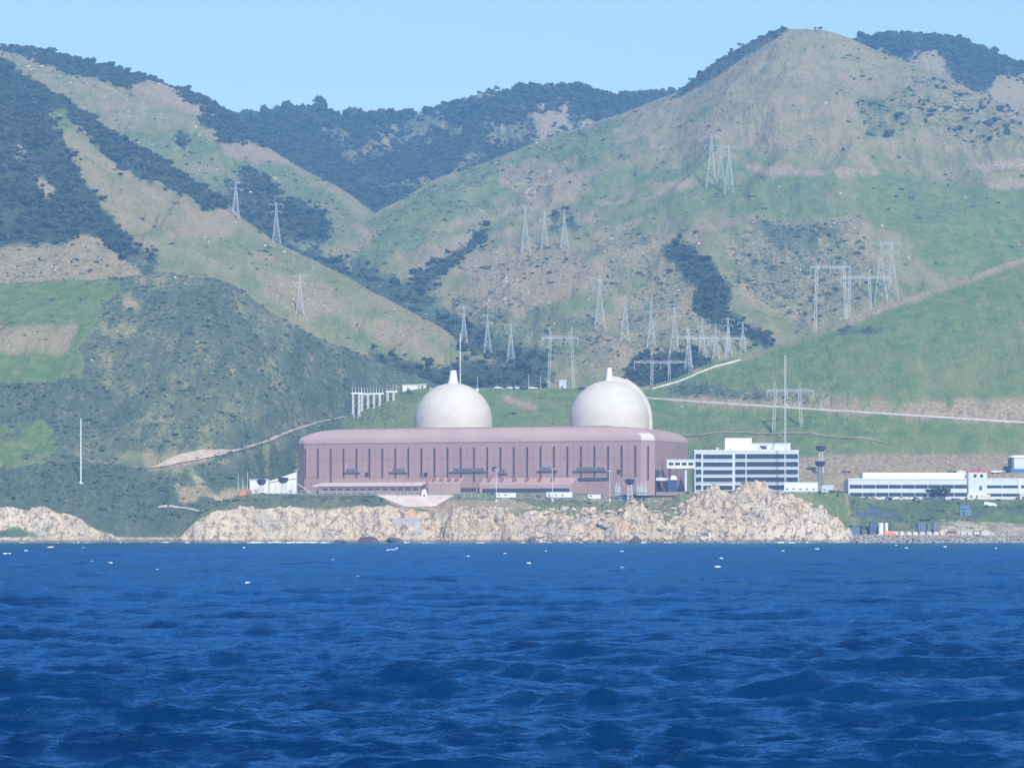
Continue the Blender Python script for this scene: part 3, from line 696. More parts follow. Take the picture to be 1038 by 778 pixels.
# ================================================================== scattered growth
def leaf_clump(seed, n, rad, hgt, leaf, mat, core=0.62):
    r = np.random.default_rng(seed); vs = []; fs = []
    lob = [(r.normal(0, 0.42, 2), r.uniform(0.35, 0.95), r.uniform(0.4, 0.62)) for _ in range(6)]
    for _ in range(n):
        l, lz, lr = lob[r.integers(6)]
        d = r.normal(size=3); d /= np.linalg.norm(d); d[2] = abs(d[2]) * 0.9 - 0.2
        rr = lr * r.uniform(0.6, 1.05)
        p = np.array([l[0] * rad + d[0] * rr * rad, l[1] * rad + d[1] * rr * rad, max(0.05, (lz * 0.62 + d[2] * rr * 0.6)) * hgt])
        nrm = d + r.normal(0, 0.45, 3); nrm /= np.linalg.norm(nrm)
        a = np.cross(nrm, r.normal(size=3)); a /= np.linalg.norm(a); b = np.cross(nrm, a); s = leaf * r.uniform(0.6, 1.3)
        o = len(vs); vs += [p + a * s, p + b * s * 0.8, p - a * s, p - b * s * 0.8]; fs.append((o, o + 1, o + 2, o + 3))
    mb = MB(); mb.v = [tuple(v) for v in vs]; mb.f = fs
    for l, lz, lr in lob:      # inner mass
        k = core * lr
        prof = [(0.02, -0.9), (0.8, -0.5), (1, 0), (0.75, 0.62), (0.05, 0.95)]
        mb.lathe([(a_ * k * rad, max(0, (lz * 0.62 + z_ * k * 0.7)) * hgt) for a_, z_ in prof], 7, l[0] * rad, l[1] * rad)
    return mb

def foliage_mat(name, c0, c1):
    m, nt, bs = new_mat(name)
    oi = N(nt, "ShaderNodeObjectInfo"); geo = N(nt, "ShaderNodeNewGeometry")
    n = noise(nt, geo.outputs["Position"], 0.5, 3.0)
    f = mth(nt, 'ADD', mth(nt, 'MULTIPLY', oi.outputs["Random"], 0.65), mth(nt, 'MULTIPLY', n, 0.35))
    nt.links.new(mixc(nt, c0, c1, f), bs.inputs["Base Color"])
    bs.inputs["Roughness"].default_value = 0.8; bs.inputs["Specular IOR Level"].default_value = 0.15
    return m
oak_m = foliage_mat("oak leaves", (0.016, 0.030, 0.014), (0.080, 0.094, 0.040))
brush_m = foliage_mat("brush leaves", (0.052, 0.080, 0.050), (0.125, 0.150, 0.090))
bark_m = simple_mat("bark", (0.10, 0.08, 0.06), 0.9)

def proto_coll(name, meshes):
    c = bpy.data.collections.new(name)
    for i, me in enumerate(meshes):
        c.objects.link(bpy.data.objects.new(name + "_form", me))
    return c
oakc = proto_coll("oak", [leaf_clump(40 + i, 230, 1.0, 1.55, 0.16, oak_m).mesh("oak_form", oak_m) for i in range(5)])
brushc = proto_coll("brush", [leaf_clump(60 + i, 90, 1.0, 1.05, 0.22, brush_m).mesh("brush_form", brush_m) for i in range(5)])

def rock_mesh(name, seed, mat, sub=2, amp=0.35, flat=0.75):
    import bmesh
    bm = bmesh.new(); bmesh.ops.create_icosphere(bm, subdivisions=sub, radius=1.0)
    r = np.random.default_rng(seed); planes = [(lambda v: v / np.linalg.norm(v))(r.normal(size=3)) for _ in range(9)]
    for v in bm.verts:
        p = np.array(v.co)
        for q in planes:
            dd = p.dot(q) - r.uniform(0.62, 0.66)
            if dd > 0: p = p - q * dd * 0.85
        p = p * (1 + amp * (fbm(np.array([p[0] * 1.7 + seed]), np.array([p[1] * 1.7 + p[2] * 1.3]), seed, 3)[0]))
        v.co = (p[0], p[1], p[2] * flat)
    me = bpy.data.meshes.new(name); bm.to_mesh(me); bm.free(); me.materials.append(mat); return me

def rock_mat(name, a, b):
    m, nt, bs = new_mat(name)
    oi = N(nt, "ShaderNodeObjectInfo"); geo = N(nt, "ShaderNodeNewGeometry")
    n = noise(nt, geo.outputs["Position"], 0.9, 5.0, 0.65)
    f = mth(nt, 'ADD', mth(nt, 'MULTIPLY', oi.outputs["Random"], 0.6), mth(nt, 'MULTIPLY', ramp01(nt, n, 0.3, 0.7), 0.4))
    nt.links.new(mixc(nt, a, b, f), bs.inputs["Base Color"]); bs.inputs["Roughness"].default_value = 0.9
    bp = N(nt, "ShaderNodeBump"); bp.inputs["Strength"].default_value = 0.8; bp.inputs["Distance"].default_value = 0.4
    nt.links.new(n, bp.inputs["Height"]); nt.links.new(bp.outputs[0], bs.inputs["Normal"])
    return m
stone_m = rock_mat("riprap stone", (0.16, 0.14, 0.12), (0.40, 0.35, 0.29))
dark_rock_m = rock_mat("dark sea rock", (0.055, 0.045, 0.045), (0.14, 0.115, 0.105))
pale_rock_m = rock_mat("pale cliff rock", (0.36, 0.285, 0.20), (0.56, 0.46, 0.34))

def scatter(name, pts, scl, coll, mat):
    me = bpy.data.meshes.new(name); n = len(pts)
    me.vertices.add(n); me.vertices.foreach_set("co", np.asarray(pts, np.float32).ravel()); me.materials.append(mat)
    a = me.attributes.new("size", 'FLOAT_VECTOR', 'POINT'); a.data.foreach_set("vector", np.asarray(scl, np.float32).ravel())
    rot = np.zeros((n, 3), np.float32); rot[:, 2] = rng.uniform(0, 6.28, n); rot[:, :2] = rng.normal(0, 0.12, (n, 2))
    a = me.attributes.new("turn", 'FLOAT_VECTOR', 'POINT'); a.data.foreach_set("vector", rot.ravel())
    o = obj(name, me)
    ng = bpy.data.node_groups.new(name + " scatter", 'GeometryNodeTree')
    ng.interface.new_socket("Geometry", in_out='INPUT', socket_type='NodeSocketGeometry')
    ng.interface.new_socket("Geometry", in_out='OUTPUT', socket_type='NodeSocketGeometry')
    gi = ng.nodes.new("NodeGroupInput"); go = ng.nodes.new("NodeGroupOutput")
    ip = ng.nodes.new("GeometryNodeInstanceOnPoints"); ci = ng.nodes.new("GeometryNodeCollectionInfo")
    ci.inputs[0].default_value = coll; ci.inputs["Separate Children"].default_value = True; ci.inputs["Reset Children"].default_value = True
    ip.inputs["Pick Instance"].default_value = True
    for nm, sock in (("size", "Scale"), ("turn", "Rotation")):
        na = ng.nodes.new("GeometryNodeInputNamedAttribute"); na.data_type = 'FLOAT_VECTOR'; na.inputs[0].default_value = nm
        out = [s for s in na.outputs if s.name == "Attribute" and s.enabled][0]
        if nm == "turn":
            er = ng.nodes.new("FunctionNodeEulerToRotation"); ng.links.new(out, er.inputs[0]); out = er.outputs[0]
        ng.links.new(out, ip.inputs[sock])
    ri = ng.nodes.new("FunctionNodeRandomValue"); ri.data_type = 'INT'
    ri.inputs[4].default_value = 0; ri.inputs[5].default_value = len(coll.objects) - 1
    ng.links.new([s for s in ri.outputs if s.enabled][0], ip.inputs["Instance Index"])
    ng.links.new(gi.outputs[0], ip.inputs["Points"]); ng.links.new(ci.outputs[0], ip.inputs["Instance"]); ng.links.new(ip.outputs[0], go.inputs[0])
    md = o.modifiers.new("scatter", 'NODES'); md.node_group = ng
    return o

cellA = np.gradient(drows)[:, None] * (np.gradient(ucols)[None, :] / F * DG)
inview = (UG > -140) & (UG < 1180)
def sample(dens):
    lam = np.clip(dens * cellA * inview, 0, 6); k = rng.poisson(lam)
    ii, jj = np.nonzero(k); rep = k[ii, jj]; ii = np.repeat(ii, rep); jj = np.repeat(jj, rep)
    ii = np.clip(ii, 1, len(drows) - 2); jj = np.clip(jj, 1, len(ucols) - 2)
    d = drows[ii] + rng.uniform(-0.5, 0.5, len(ii)) * np.gradient(drows)[ii]
    u = ucols[jj] + rng.uniform(-0.5, 0.5, len(jj)) * np.gradient(ucols)[jj]
    X = (u - CX) / F * d
    return np.stack([X, d, zat(X, d) - 0.25], -1)
clump = fbm(XG / 18, DG / 30, 501, 3) * 0.5 + 0.5
keep = (DG > 2000) & ~((DG > 2030) & (DG < 2150) & (UG > 245) & (UG < 860) & (ZG < 32)) & ~((DG > 2096) & (DG < 2146) & (UG > 855) & (ZG < 29))
wp = sample(np.where(wood > 0.05, wood / 22.0 * sstep(0.30, 0.62, clump + wood * 0.22), 0) * keep)
ws = (rng.uniform(1.2, 3.2, len(wp)) + rng.uniform(0.8, 2.8, len(wp)) * (rng.uniform(0, 1, len(wp)) < 0.16))[:, None] * np.array([1, 1, 1]) * rng.uniform(0.8, 1.2, (len(wp), 3))
crown_line = (wp[:, 1] > 4150) & (zat(wp[:, 0], wp[:, 1]) > 470) | (wp[:, 1] > 4330)
ws[crown_line] *= rng.uniform(0.8, 1.75, (crown_line.sum(), 1))
wu = CX + F * wp[:, 0] / wp[:, 1]
tall = (wp[:, 1] > 4300) & (wu > 252) & (wu < 432) & (rng.uniform(0, 1, len(wp)) < 0.16)
ws[tall] *= rng.uniform(1.2, 2.0, (tall.sum(), 1)) * np.array([1.0, 1.0, 1.45])
scatter("woodland", wp, ws, oakc, oak_m)
tag(bpy.data.objects["woodland"], "dark oak woodland covering ridges and gullies", "woodland", kind='stuff')
bdens = np.where(scrub > 0.28, np.clip(scrub - 0.12, 0, 1) ** 1.5 * sstep(0.25, 0.7, clump + scrub * 0.4) / 6.5, 0.0) + 0.006 * sstep(0.3, 0.75, clump) * (OWN != LN['R1']) * (DG > 2230)
bp_ = sample(bdens * keep * (bare < 0.5) * np.where(DG > 2700, 0.6, 1.0))
bs_ = (rng.uniform(0.4, 1.2, len(bp_)) + 0.9 * (rng.uniform(0, 1, len(bp_)) < 0.12))[:, None] * rng.uniform(0.8, 1.25, (len(bp_), 3)) * np.where(bp_[:, 1:2] > 2700, 1.35, 1.0)
scatter("brush", bp_, bs_, brushc, brush_m)
tag(bpy.data.objects["brush"], "low grey green brush spread over the hillsides", "brush", kind='stuff')
print("woodland", len(wp), "brush", len(bp_))

# ------------------------------------------------------------------ stones of the shore
ripc = proto_coll("stone", [rock_mesh("stone_form", 70 + i, stone_m, 1) for i in range(5)])
u_ = rng.uniform(535, 1120, 5200); d_ = rng.uniform(1944, 1972, 5200)
X_ = (u_ - CX) / F * d_; zz_ = np.where(u_ > 868, np.maximum(zat(X_, d_), -0.5 + (d_ - 1950) * 0.24), zat(X_, d_))
ok = (zz_ > -0.6) & (zz_ < 4.6)
rs = rng.uniform(0.5, 1.35, ok.sum())[:, None] * rng.uniform(0.7, 1.2, (ok.sum(), 3))
scatter("shore_boulders", np.stack([X_, d_, zz_], -1)[ok], rs, ripc, stone_m)
tag(bpy.data.objects["shore_boulders"], "grey riprap stones piled along the waterline", "boulders", kind='stuff')
palec = proto_coll("talus", [rock_mesh("talus_form", 90 + i, pale_rock_m, 2, 0.6) for i in range(5)])
u_ = rng.uniform(425, 862, 1500); d_ = rng.uniform(1950, 1996, 1500); X_ = (u_ - CX) / F * d_
z_ = zat(X_, d_); ok = (z_ > 0.2) & (z_ < 26) & (fbm(X_ / 14, d_ / 14, 601, 3) > 0.05)
rs = (0.45 + 2.3 * rng.uniform(0, 1, ok.sum()) ** 4)[:, None] * rng.uniform(0.7, 1.25, (ok.sum(), 3))
scatter("cliff_talus", np.stack([X_, d_, z_], -1)[ok], rs, palec, pale_rock_m)
tag(bpy.data.objects["cliff_talus"], "pale broken rocks strewn over the low cliffs", "rocks", kind='stuff')
hillc = proto_coll("fieldstone", [rock_mesh("fieldstone_form", 110 + i, rock_mat("tan hill stone", (0.30, 0.23, 0.155), (0.58, 0.50, 0.38)), 1, 0.5) for i in range(4)])
hp = sample(np.clip(specks, 0, 1) ** 2 * sstep(0.05, 0.5, fbm(XG / 20, DG / 30, 661, 4)) / 24.0 * (DG > 2150))
hs = (0.6 + 1.6 * rng.uniform(0, 1, len(hp)) ** 3)[:, None] * rng.uniform(0.7, 1.3, (len(hp), 3)) * (hp[:, 1:2] / 2700) ** 0.6
scatter("hill_stones", hp, hs, hillc, stone_m)
tag(bpy.data.objects["hill_stones"], "pale stones and small outcrops dotted over the hillsides", "rocks", kind='stuff')
print("stones", len(hp))
def sea_rock(label, px, d, w, h, seed, mat=dark_rock_m, dep=None):
    o = obj("sea_rock", rock_mesh("sea_rock", seed, mat, 3, 0.45, 1.0), None, ((px - CX) / F * d, d, 0.1 * h))
    o.scale = (w, dep or w * 0.7, h); o.rotation_euler[2] = seed
    tag(o, label, "rock", "dark rocks at the waterline")
sea_rock("long low dark sea rock at left end of the dark reef below the plant", 346, 1948, 7.5, 2.0, 5)
sea_rock("highest dark sea rock, below the pale ramp", 374, 1949, 9.0, 4.2, 8)
sea_rock("dark sea rock at the right end of the reef below the ramp", 402, 1947, 7.0, 2.8, 12)
sea_rock("dark boulder where the sandy beach meets the cliff", 181, 1950, 3.2, 2.4, 15)
sea_rock("dark boulder at the foot of the rocky spire", 645, 1952, 3.8, 4.2, 19)
sea_rock("small dark rock under the pale shore rocks near domes", 608, 1949, 2.0, 2.6, 22)
sea_rock("dark rock at the foot of the rubble left of the spire", 540, 1950, 3.5, 3.2, 27)

# ------------------------------------------------------------------ foam
foam_m = simple_mat("sea foam", (0.82, 0.85, 0.87), 0.8, var=0.06, scale=2.0)
mb = MB()
def foam_patch(x, y, w, d, h, seed):
    r = np.random.default_rng(seed); n = 11; vs = []; fs = []
    gx = np.linspace(-1, 1, n); gy = np.linspace(-1, 1, 6)
    for b in gy:
        for a in gx:
            rad = a * a + b * b
            X = x + a * w + r.normal(0, w * 0.06); Y = y + b * d
            vs.append((X, Y, h * max(0, 1 - rad) * r.uniform(0.35, 1.25) - (0.06 + h * 0.8 * max(0, rad - 0.75) + h * (r.uniform() < 0.3)) ))
    base = sea_disp(np.array([p[0] for p in vs]), np.array([p[1] for p in vs]))
    vs = [(p[0] + b_[0] * -0.75, p[1] + b_[1] * -0.75, p[2] + b_[2]) for p, b_ in zip(vs, base)]
    for j in range(5):
        for i in range(n - 1):
            fs.append((j * n + i, j * n + i + 1, (j + 1) * n + i + 1, (j + 1) * n + i))
    fs = [f for f in fs if r.uniform() > 0.22]
    mb.add(vs, fs)
caps = [(8, 562, 6), (37, 559, 4), (45, 555, 5), (80, 556, 3), (85, 570, 8), (135, 567, 5), (130, 572, 4), (3, 596, 4), (205, 594, 4), (232, 556, 3), (365, 574, 3), (376, 589, 3), (408, 558, 7), (412, 556, 4), (455, 566, 3), (322, 568, 3), (640, 559, 3), (632, 576, 4), (700, 576, 5), (711, 567, 3), (802, 559, 3), (819, 557, 3), (916, 556, 3), (967, 555, 3), (1013, 556, 3), (996, 574, 4), (905, 553, 3)  , (560, 559, 3), (500, 562, 3), (540, 572, 3)]
for i, (px, py, wpx) in enumerate(caps):
    d = CH * F / (py - YH)
    xs = (px - CX) / F * d + np.linspace(-3, 3, 25)[:, None]; ys = d + np.linspace(-6, 6, 41)[None, :] * max(1, d / 300)
    hh = sea_disp(np.broadcast_to(xs, (25, 41)) + 0.0, np.broadcast_to(ys, (25, 41)) + 0.0)[..., 2]
    a, b = np.unravel_index(hh.argmax(), hh.shape)
    w = wpx * d / F * (0.5 if py < 600 else 0.3)
    for q in range(5):
        foam_patch(float(xs[a, 0]) + random.uniform(-1, 1) * w, float(ys[0, b]) + random.uniform(-0.4, 0.4) * w, w * random.uniform(0.25, 0.75), w * random.uniform(0.1, 0.35), min(0.3, max(0.03, 0.45 * d / F)) * random.uniform(0.5, 1.2), 900 + i * 7 + q)
for i in range(60):
    d = math.exp(random.uniform(math.log(280), math.log(1700))); x = random.uniform(-0.17, 0.17) * d; w = random.uniform(0.6, 1.5) * d / F
    foam_patch(x, d, w, w * 0.5, 0.3 * d / F, 1200 + i)
for i in range(150):           # surf along the shore
    px = random.choice([random.uniform(255, 335), random.uniform(100, 700), random.uniform(0, 1038), random.uniform(255, 335)])
    dd = 1954.0
    while zat((px - CX) / F * dd, dd) < -0.3 and dd < 1985: dd += 1
    foam_patch((px - CX) / F * dd, dd - 1.5, random.uniform(1, 4.5), 1.2, random.uniform(0.3, 0.9), 1500 + i)
o = part("sea_foam", mb, foam_m, None, smooth=True); tag(o, "white foam of breaking wave crests and surf", "foam", kind='stuff')

# ================================================================== ROADS
asph_m = simple_mat("pale road surface", (0.42, 0.37, 0.30), 0.9, scale=0.15)
dirt_m = simple_mat("dirt road", (0.40, 0.32, 0.235), 0.95, scale=0.15)
conc_m = simple_mat("pale concrete", (0.54, 0.50, 0.44), 0.85, scale=0.3)
def drape(name, pts, width, mat, label, lift=0.5, barrier=0.0, dmin=1950):
    P = [hit(p[0], p[1], dmin) if len(p) == 2 else W(*p) for p in pts]
    Q = []
    for a, b in zip(P[:-1], P[1:]):
        n = max(2, int((b - a).length / 5)); Q += [a.lerp(b, k / n) for k in range(n)]
    Q.append(P[-1])
    xy = np.array([(q.x, q.y) for q in Q])
    for _ in range(60):
        xy[1:-1] = (xy[:-2] + 2 * xy[1:-1] + xy[2:]) / 4
    t = np.gradient(xy, axis=0); t /= np.linalg.norm(t, axis=1)[:, None]; nn = np.stack([-t[:, 1], t[:, 0]], 1)
    nn *= np.sign(nn[:, 1:2] + 1e-9)
    offs = np.linspace(-0.5, 0.5, 4) * width
    rows = [xy + nn * o_ for o_ in offs]
    zc = zat(xy[:, 0], xy[:, 1])
    zs = [zat(r[:, 0], r[:, 1]) for r in rows]
    for _ in range(4): zc[1:-1] = (zc[:-2] + zc[1:-1] + zc[2:]) / 3
    mb = MB(); n = len(xy); vs = []
    for r, z in zip(rows, zs):
        vs += [(r[i, 0], r[i, 1], max(z[i], zc[i] * 0.25 + z[i] * 0.75) + lift) for i in range(n)]
    fs = [(j * n + i, j * n + i + 1, (j + 1) * n + i + 1, (j + 1) * n + i) for j in range(3) for i in range(n - 1)]
    mb.add(vs, fs)
    o = part(name, mb, mat, None, smooth=True); tag(o, label, "road", kind='structure')
    if barrier:
        mb = MB(); r = rows[0]; z = zs[0]
        for i in range(n - 1):
            a = np.array((r[i, 0], r[i, 1], z[i] + lift)); b = np.array((r[i + 1, 0], r[i + 1, 1], z[i + 1] + lift))
            q = np.array((0, 0.35, 0)); up = np.array((0, 0, barrier)); dn = np.array((0, 0, -1.0))
            mb.hexa([a + dn, b + dn, b + dn + q, a + dn + q], [a + up, b + up, b + up + q, a + up + q])
        part("kerb_wall", mb, conc_m, o)
    return o
drape("road", HILL_ROAD, 4.5, asph_m, "pale road cut across the green hill on the right", lift=0.3, barrier=0.9)
drape("road", SIDE_ROAD, 5.0, dirt_m, "pale dirt road climbing the brush hill beside the plant", lift=0.35)
drape("road", [(160, 515), (185, 517), (205, 516.5), (223, 513), (242, 505)], 2.6, dirt_m, "narrow road above the sandy cove")
drape("road", RIDGE_ROAD, 3.8, asph_m, "pale road curving up the ridge right of the domes", lift=0.3, barrier=1.0)
drape("road", [(690, 442), (703, 441), (749, 438), (785, 437.5), (819, 441), (860, 446.5), (900, 450)], 2.0, simple_mat("grassy track", (0.27, 0.22, 0.14), 0.95, var=0.2, scale=0.1), "dirt track on the green slope behind the office block", dmin=2230)

# ================================================================== THE PLANT
mauve_m = simple_mat("mauve cladding", (0.325, 0.205, 0.185), 0.6, var=0.05, scale=0.05, streak=0.22)
roof_m = simple_mat("mauve roof sheet", (0.385, 0.262, 0.24), 0.6, var=0.05, scale=0.05, streak=0.1)
slit_m = simple_mat("dark slit glass", (0.035, 0.03, 0.05), 0.25, var=0.1)
pale_m = simple_mat("pale corner facet", (0.54, 0.475, 0.45), 0.5, var=0.05)
trim_m = simple_mat("mauve trim", (0.27, 0.175, 0.16), 0.6, var=0.06)
dark_m = simple_mat("dark recess", (0.05, 0.045, 0.06), 0.7)
white_m = simple_mat("white paint", (0.66, 0.655, 0.65), 0.6, var=0.05, streak=0.15)
ofc_m = simple_mat("pale office panel", (0.53, 0.565, 0.61), 0.6, var=0.05, streak=0.15)
win_m = simple_mat("tinted window glass", (0.03, 0.035, 0.05), 0.3, var=0.1, spec=0.25)
steel_m = simple_mat("galvanised steel", (0.50, 0.51, 0.51), 0.5, 0.0, var=0.08)
guard_m = simple_mat("dark guard post cladding", (0.045, 0.04, 0.06), 0.5)
blue_m = simple_mat("blue steel", (0.09, 0.14, 0.22), 0.5)
red_m = simple_mat("red oxide paint", (0.45, 0.12, 0.10), 0.6)
orange_m = simple_mat("orange paint", (0.62, 0.22, 0.10), 0.6)
rust_m = simple_mat("rusty steel", (0.30, 0.15, 0.10), 0.8)
grey_m = simple_mat("grey equipment", (0.32, 0.34, 0.36), 0.6)
beige_m = simple_mat("beige wall", (0.62, 0.55, 0.47), 0.7, streak=0.1)
tyre_m = simple_mat("tyre rubber", (0.03, 0.03, 0.03), 0.9)

GZ = 30.0
# ---- turbine hall
C0 = np.array((84.0, 2019.0)); L0 = np.array(((298.5 - CX) / F * 2097, 2097.0))
LEN = float(np.linalg.norm(C0 - L0)); RZ = math.atan2(C0[1] - L0[1], C0[0] - L0[0]); DEP = 83.0
hall = thing("turbine_hall", "long mauve turbine hall with dark window slits and rounded roof", "building", (L0[0], L0[1], GZ), RZ)
WT, RT, CC = 32.4, 40.6, 6.7          # wall top, roof top, corner cut
def octo(fx, fy, c, z):
    x0, x1, y0, y1 = fx, LEN - fx, fy, DEP - fy
    return [(x0 + c, y0, z), (x1 - c, y0, z), (x1, y0 + c, z), (x1, y1 - c, z), (x1 - c, y1, z), (x0 + c, y1, z), (x0, y1 - c, z), (x0, y0 + c, z)]
b = MB(); b.add(octo(0, 0, CC, -1.5) + octo(0, 0, CC, WT), [(k, (k + 1) % 8, 8 + (k + 1) % 8, 8 + k) for k in range(8)])
part("wall", b, mauve_m, hall)
rings = [octo(-0.15, -0.15, CC, WT - 0.5)] + [octo(26 * (1 - math.cos(a)), 9 * (1 - math.cos(a)), CC * (1 - 0.5 * k / 10), WT + (RT - WT) * math.sin(a)) for k, a in enumerate(np.linspace(0, math.pi / 2, 11))]
roof = MB(); cfacet = [MB(), MB()]
for i in range(len(rings) - 1):
    for k in range(8):
        q = [rings[i][k], rings[i][(k + 1) % 8], rings[i + 1][(k + 1) % 8], rings[i + 1][k]]
        tgt = cfacet[0] if (k == 1 and i < 4) else cfacet[1] if (k == 7 and i < 4) else roof
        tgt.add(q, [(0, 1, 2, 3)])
roof.add(rings[-1], [tuple(range(8))])
ro = part("roof", roof, roof_m, hall)
for cp in cfacet: part("corner_facet", cp, pale_m, ro)  # front corner facets of the roof shoulder, coloured paler than the roof sheet
b = MB().box(30, LEN - 34, 22, 30, RT - 0.5, RT + 0.9); part("roof_ridge", b, trim_m, ro)
for z in (11.0, 21.5, 31.2): part("girt", MB().box(CC, LEN - CC, -0.16, 0.1, z, z + 0.22), trim_m, hall)
for k in range(25):
    xx = 7.4 + (LEN - CC - 3.4 - 7.4) * (k + 0.5) / 25
    part("panel_rib", MB().box(xx - 0.09, xx + 0.09, -0.22, 0.1, 0, WT - 0.6), mauve_m, hall)
def slit_mesh(h):
    b = MB(); b.box(-0.42, 0.42, -0.06, 0.2, 0, h)
    for sx in (-0.62, 0.42): b.box(sx, sx + 0.2, -0.3, 0.2, -0.2, h + 0.2)
    return b
pane_me = {}
def slit(x, y, rz, z0, h):
    key = round(h, 1)
    if key not in pane_me:
        pane_me[key] = (MB().box(-0.48, 0.48, -0.07, 0.2, 0, h).mesh("window_slit", slit_m), MB().box(-0.72, -0.48, -0.4, 0.2, -0.2, h + 0.2).box(0.48, 0.72, -0.4, 0.2, -0.2, h + 0.2).mesh("jamb", trim_m))
    w = obj("window_slit", pane_me[key][0], hall, (x, y, z0), rz)
    obj("jamb", pane_me[key][1], w)
long_ones = {2, 11, 12, 13, 14, 23}
n_s = 26
for i in range(n_s):
    x = 7.4 + (LEN - CC - 3.4 - 7.4) * i / (n_s - 1)
    h = 21.0 if i in long_ones else 18.4
    slit(x, 0, 0, 28.4 - h, h)
slit(LEN - CC / 2, CC / 2, R(45), 28.4 - 20.5, 20.5)
for y in (15, 29, 43, 57): slit(LEN, y, R(90), 28.4 - 20, 20.0)
# louvres and balconies on the front
for x0, x1, z in ((33, 45, 13.6), (64, 76, 13.4), (104, 128, 13.4), (136, 141.5, 12.4), (161, 174, 13.6), (184, 206, 13.4)):
    lv = part("louvre_bank", MB().box(x0, x1, -1.3, 0.1, z, z + 0.35), trim_m, hall)
    r_ = MB()
    for k in range(int((x1 - x0) / 2) + 1): r_.bar((x0 + 0.1 + k * 2 * 0.98, -1.2, z + 0.3), (x0 + 0.1 + k * 2 * 0.98, -1.2, z + 1.5), 0.16)
    r_.box(x0, x1, -1.3, -1.1, z + 1.4, z + 1.6); part("railing", r_, grey_m, lv)
    part("opening", MB().box(x0 + 2, x1 - 2, -0.12, 0.2, z + 0.4, z + 2.2), dark_m, lv)
for x, z in ((49, 11.5), (88, 11.2), (133, 14.6), (213, 12.3)): part("vent_box", MB().box(x - 1.0, x + 1.0, -0.9, 0.1, z, z + 2.0), dark_m, hall)
# lower annexes along the front
an = part("annex", MB().hexa([(20, -9, -1.5), (88, -9, -1.5), (88, 0, -1.5), (20, 0, -1.5)], [(20, -9, 4.6), (88, -9, 4.6), (88, 0, 6.2), (20, 0, 6.2)]), trim_m, hall); an['label'] = "low lean-to with pale sloping roof"
part("annex_roof", MB().hexa([(16, -9.6, 4.7), (89, -9.6, 4.7), (88.6, 0, 6.4), (19, 0, 6.4)], [(16, -9.6, 5.4), (89, -9.6, 5.4), (88.6, 0, 7.3), (19, 0, 7.3)]), simple_mat("pale annex roof", (0.52, 0.43, 0.41), 0.6, var=0.06), an)
for k in range(13): part("window", MB().box(23 + k * 5, 26.4 + k * 5, -9.12, -8.8, 2.4, 3.6), dark_m, an)
part("conduit", MB().bar((1, -0.6, 7.6), (15, -3.0, -0.5), 0.5), pale_m, hall)
an = part("annex", MB().hexa([(92, -7, -1.5), (113, -7, -1.5), (113, 0, -1.5), (92, 0, -1.5)], [(92, -7, 6.2), (113, -7, 6.2), (113, 0, 9.8), (92, 0, 9.8)]), roof_m, hall)
for k in range(4): part("roof_vent", MB().hexa([(93.5 + k * 5, -5, 7.1), (95.5 + k * 5, -5, 7.1), (95.5 + k * 5, -3, 8.1), (93.5 + k * 5, -3, 8.1)], [(94.2 + k * 5, -5.4, 9.4), (96.2 + k * 5, -5.4, 9.4), (96.0 + k * 5, -4, 9.6), (94 + k * 5, -4, 9.6)]), rust_m, an)
an = part("annex", MB().hexa([(126, -8, -1.5), (186, -8, -1.5), (186, 0, -1.5), (126, 0, -1.5)], [(126, -8, 5.4), (186, -8, 5.4), (186, 0, 9.4), (126, 0, 9.4)]), roof_m, hall); an['label'] = "pinkish sloped annex with a row of roof vents"
for k in range(6): part("roof_vent", MB().hexa([(129 + k * 8.2, -5, 6.6), (131.4 + k * 8.2, -5, 6.6), (131.4 + k * 8.2, -3, 7.6), (129 + k * 8.2, -3, 7.6)], [(130.4 + k * 8.2, -5.6, 9.2), (132.6 + k * 8.2, -5.6, 9.2), (132.4 + k * 8.2, -4, 9.6), (130.2 + k * 8.2, -4, 9.6)]), rust_m, an)
part("door_band", MB().box(128, 184, -8.25, -7.9, 0.6, 3.0), dark_m, an)
part("door_band", MB().box(187, 205, -0.3, 0.1, 7.4, 9.4), dark_m, hall)
an = part("annex", MB().box(112, 124, -5.5, 0, -1.5, 4.4), trim_m, hall); part("opening", MB().box(113, 123, -5.7, -5.4, 1.2, 3.4), dark_m, an)
part("loading_door", MB().box(LEN - 0.1, LEN + 0.3, 7, 17, -1, 14), dark_m, hall)
part("entrance_canopy", MB().box(LEN, LEN + 6, 8, 16, 7.5, 9.3), white_m, hall)

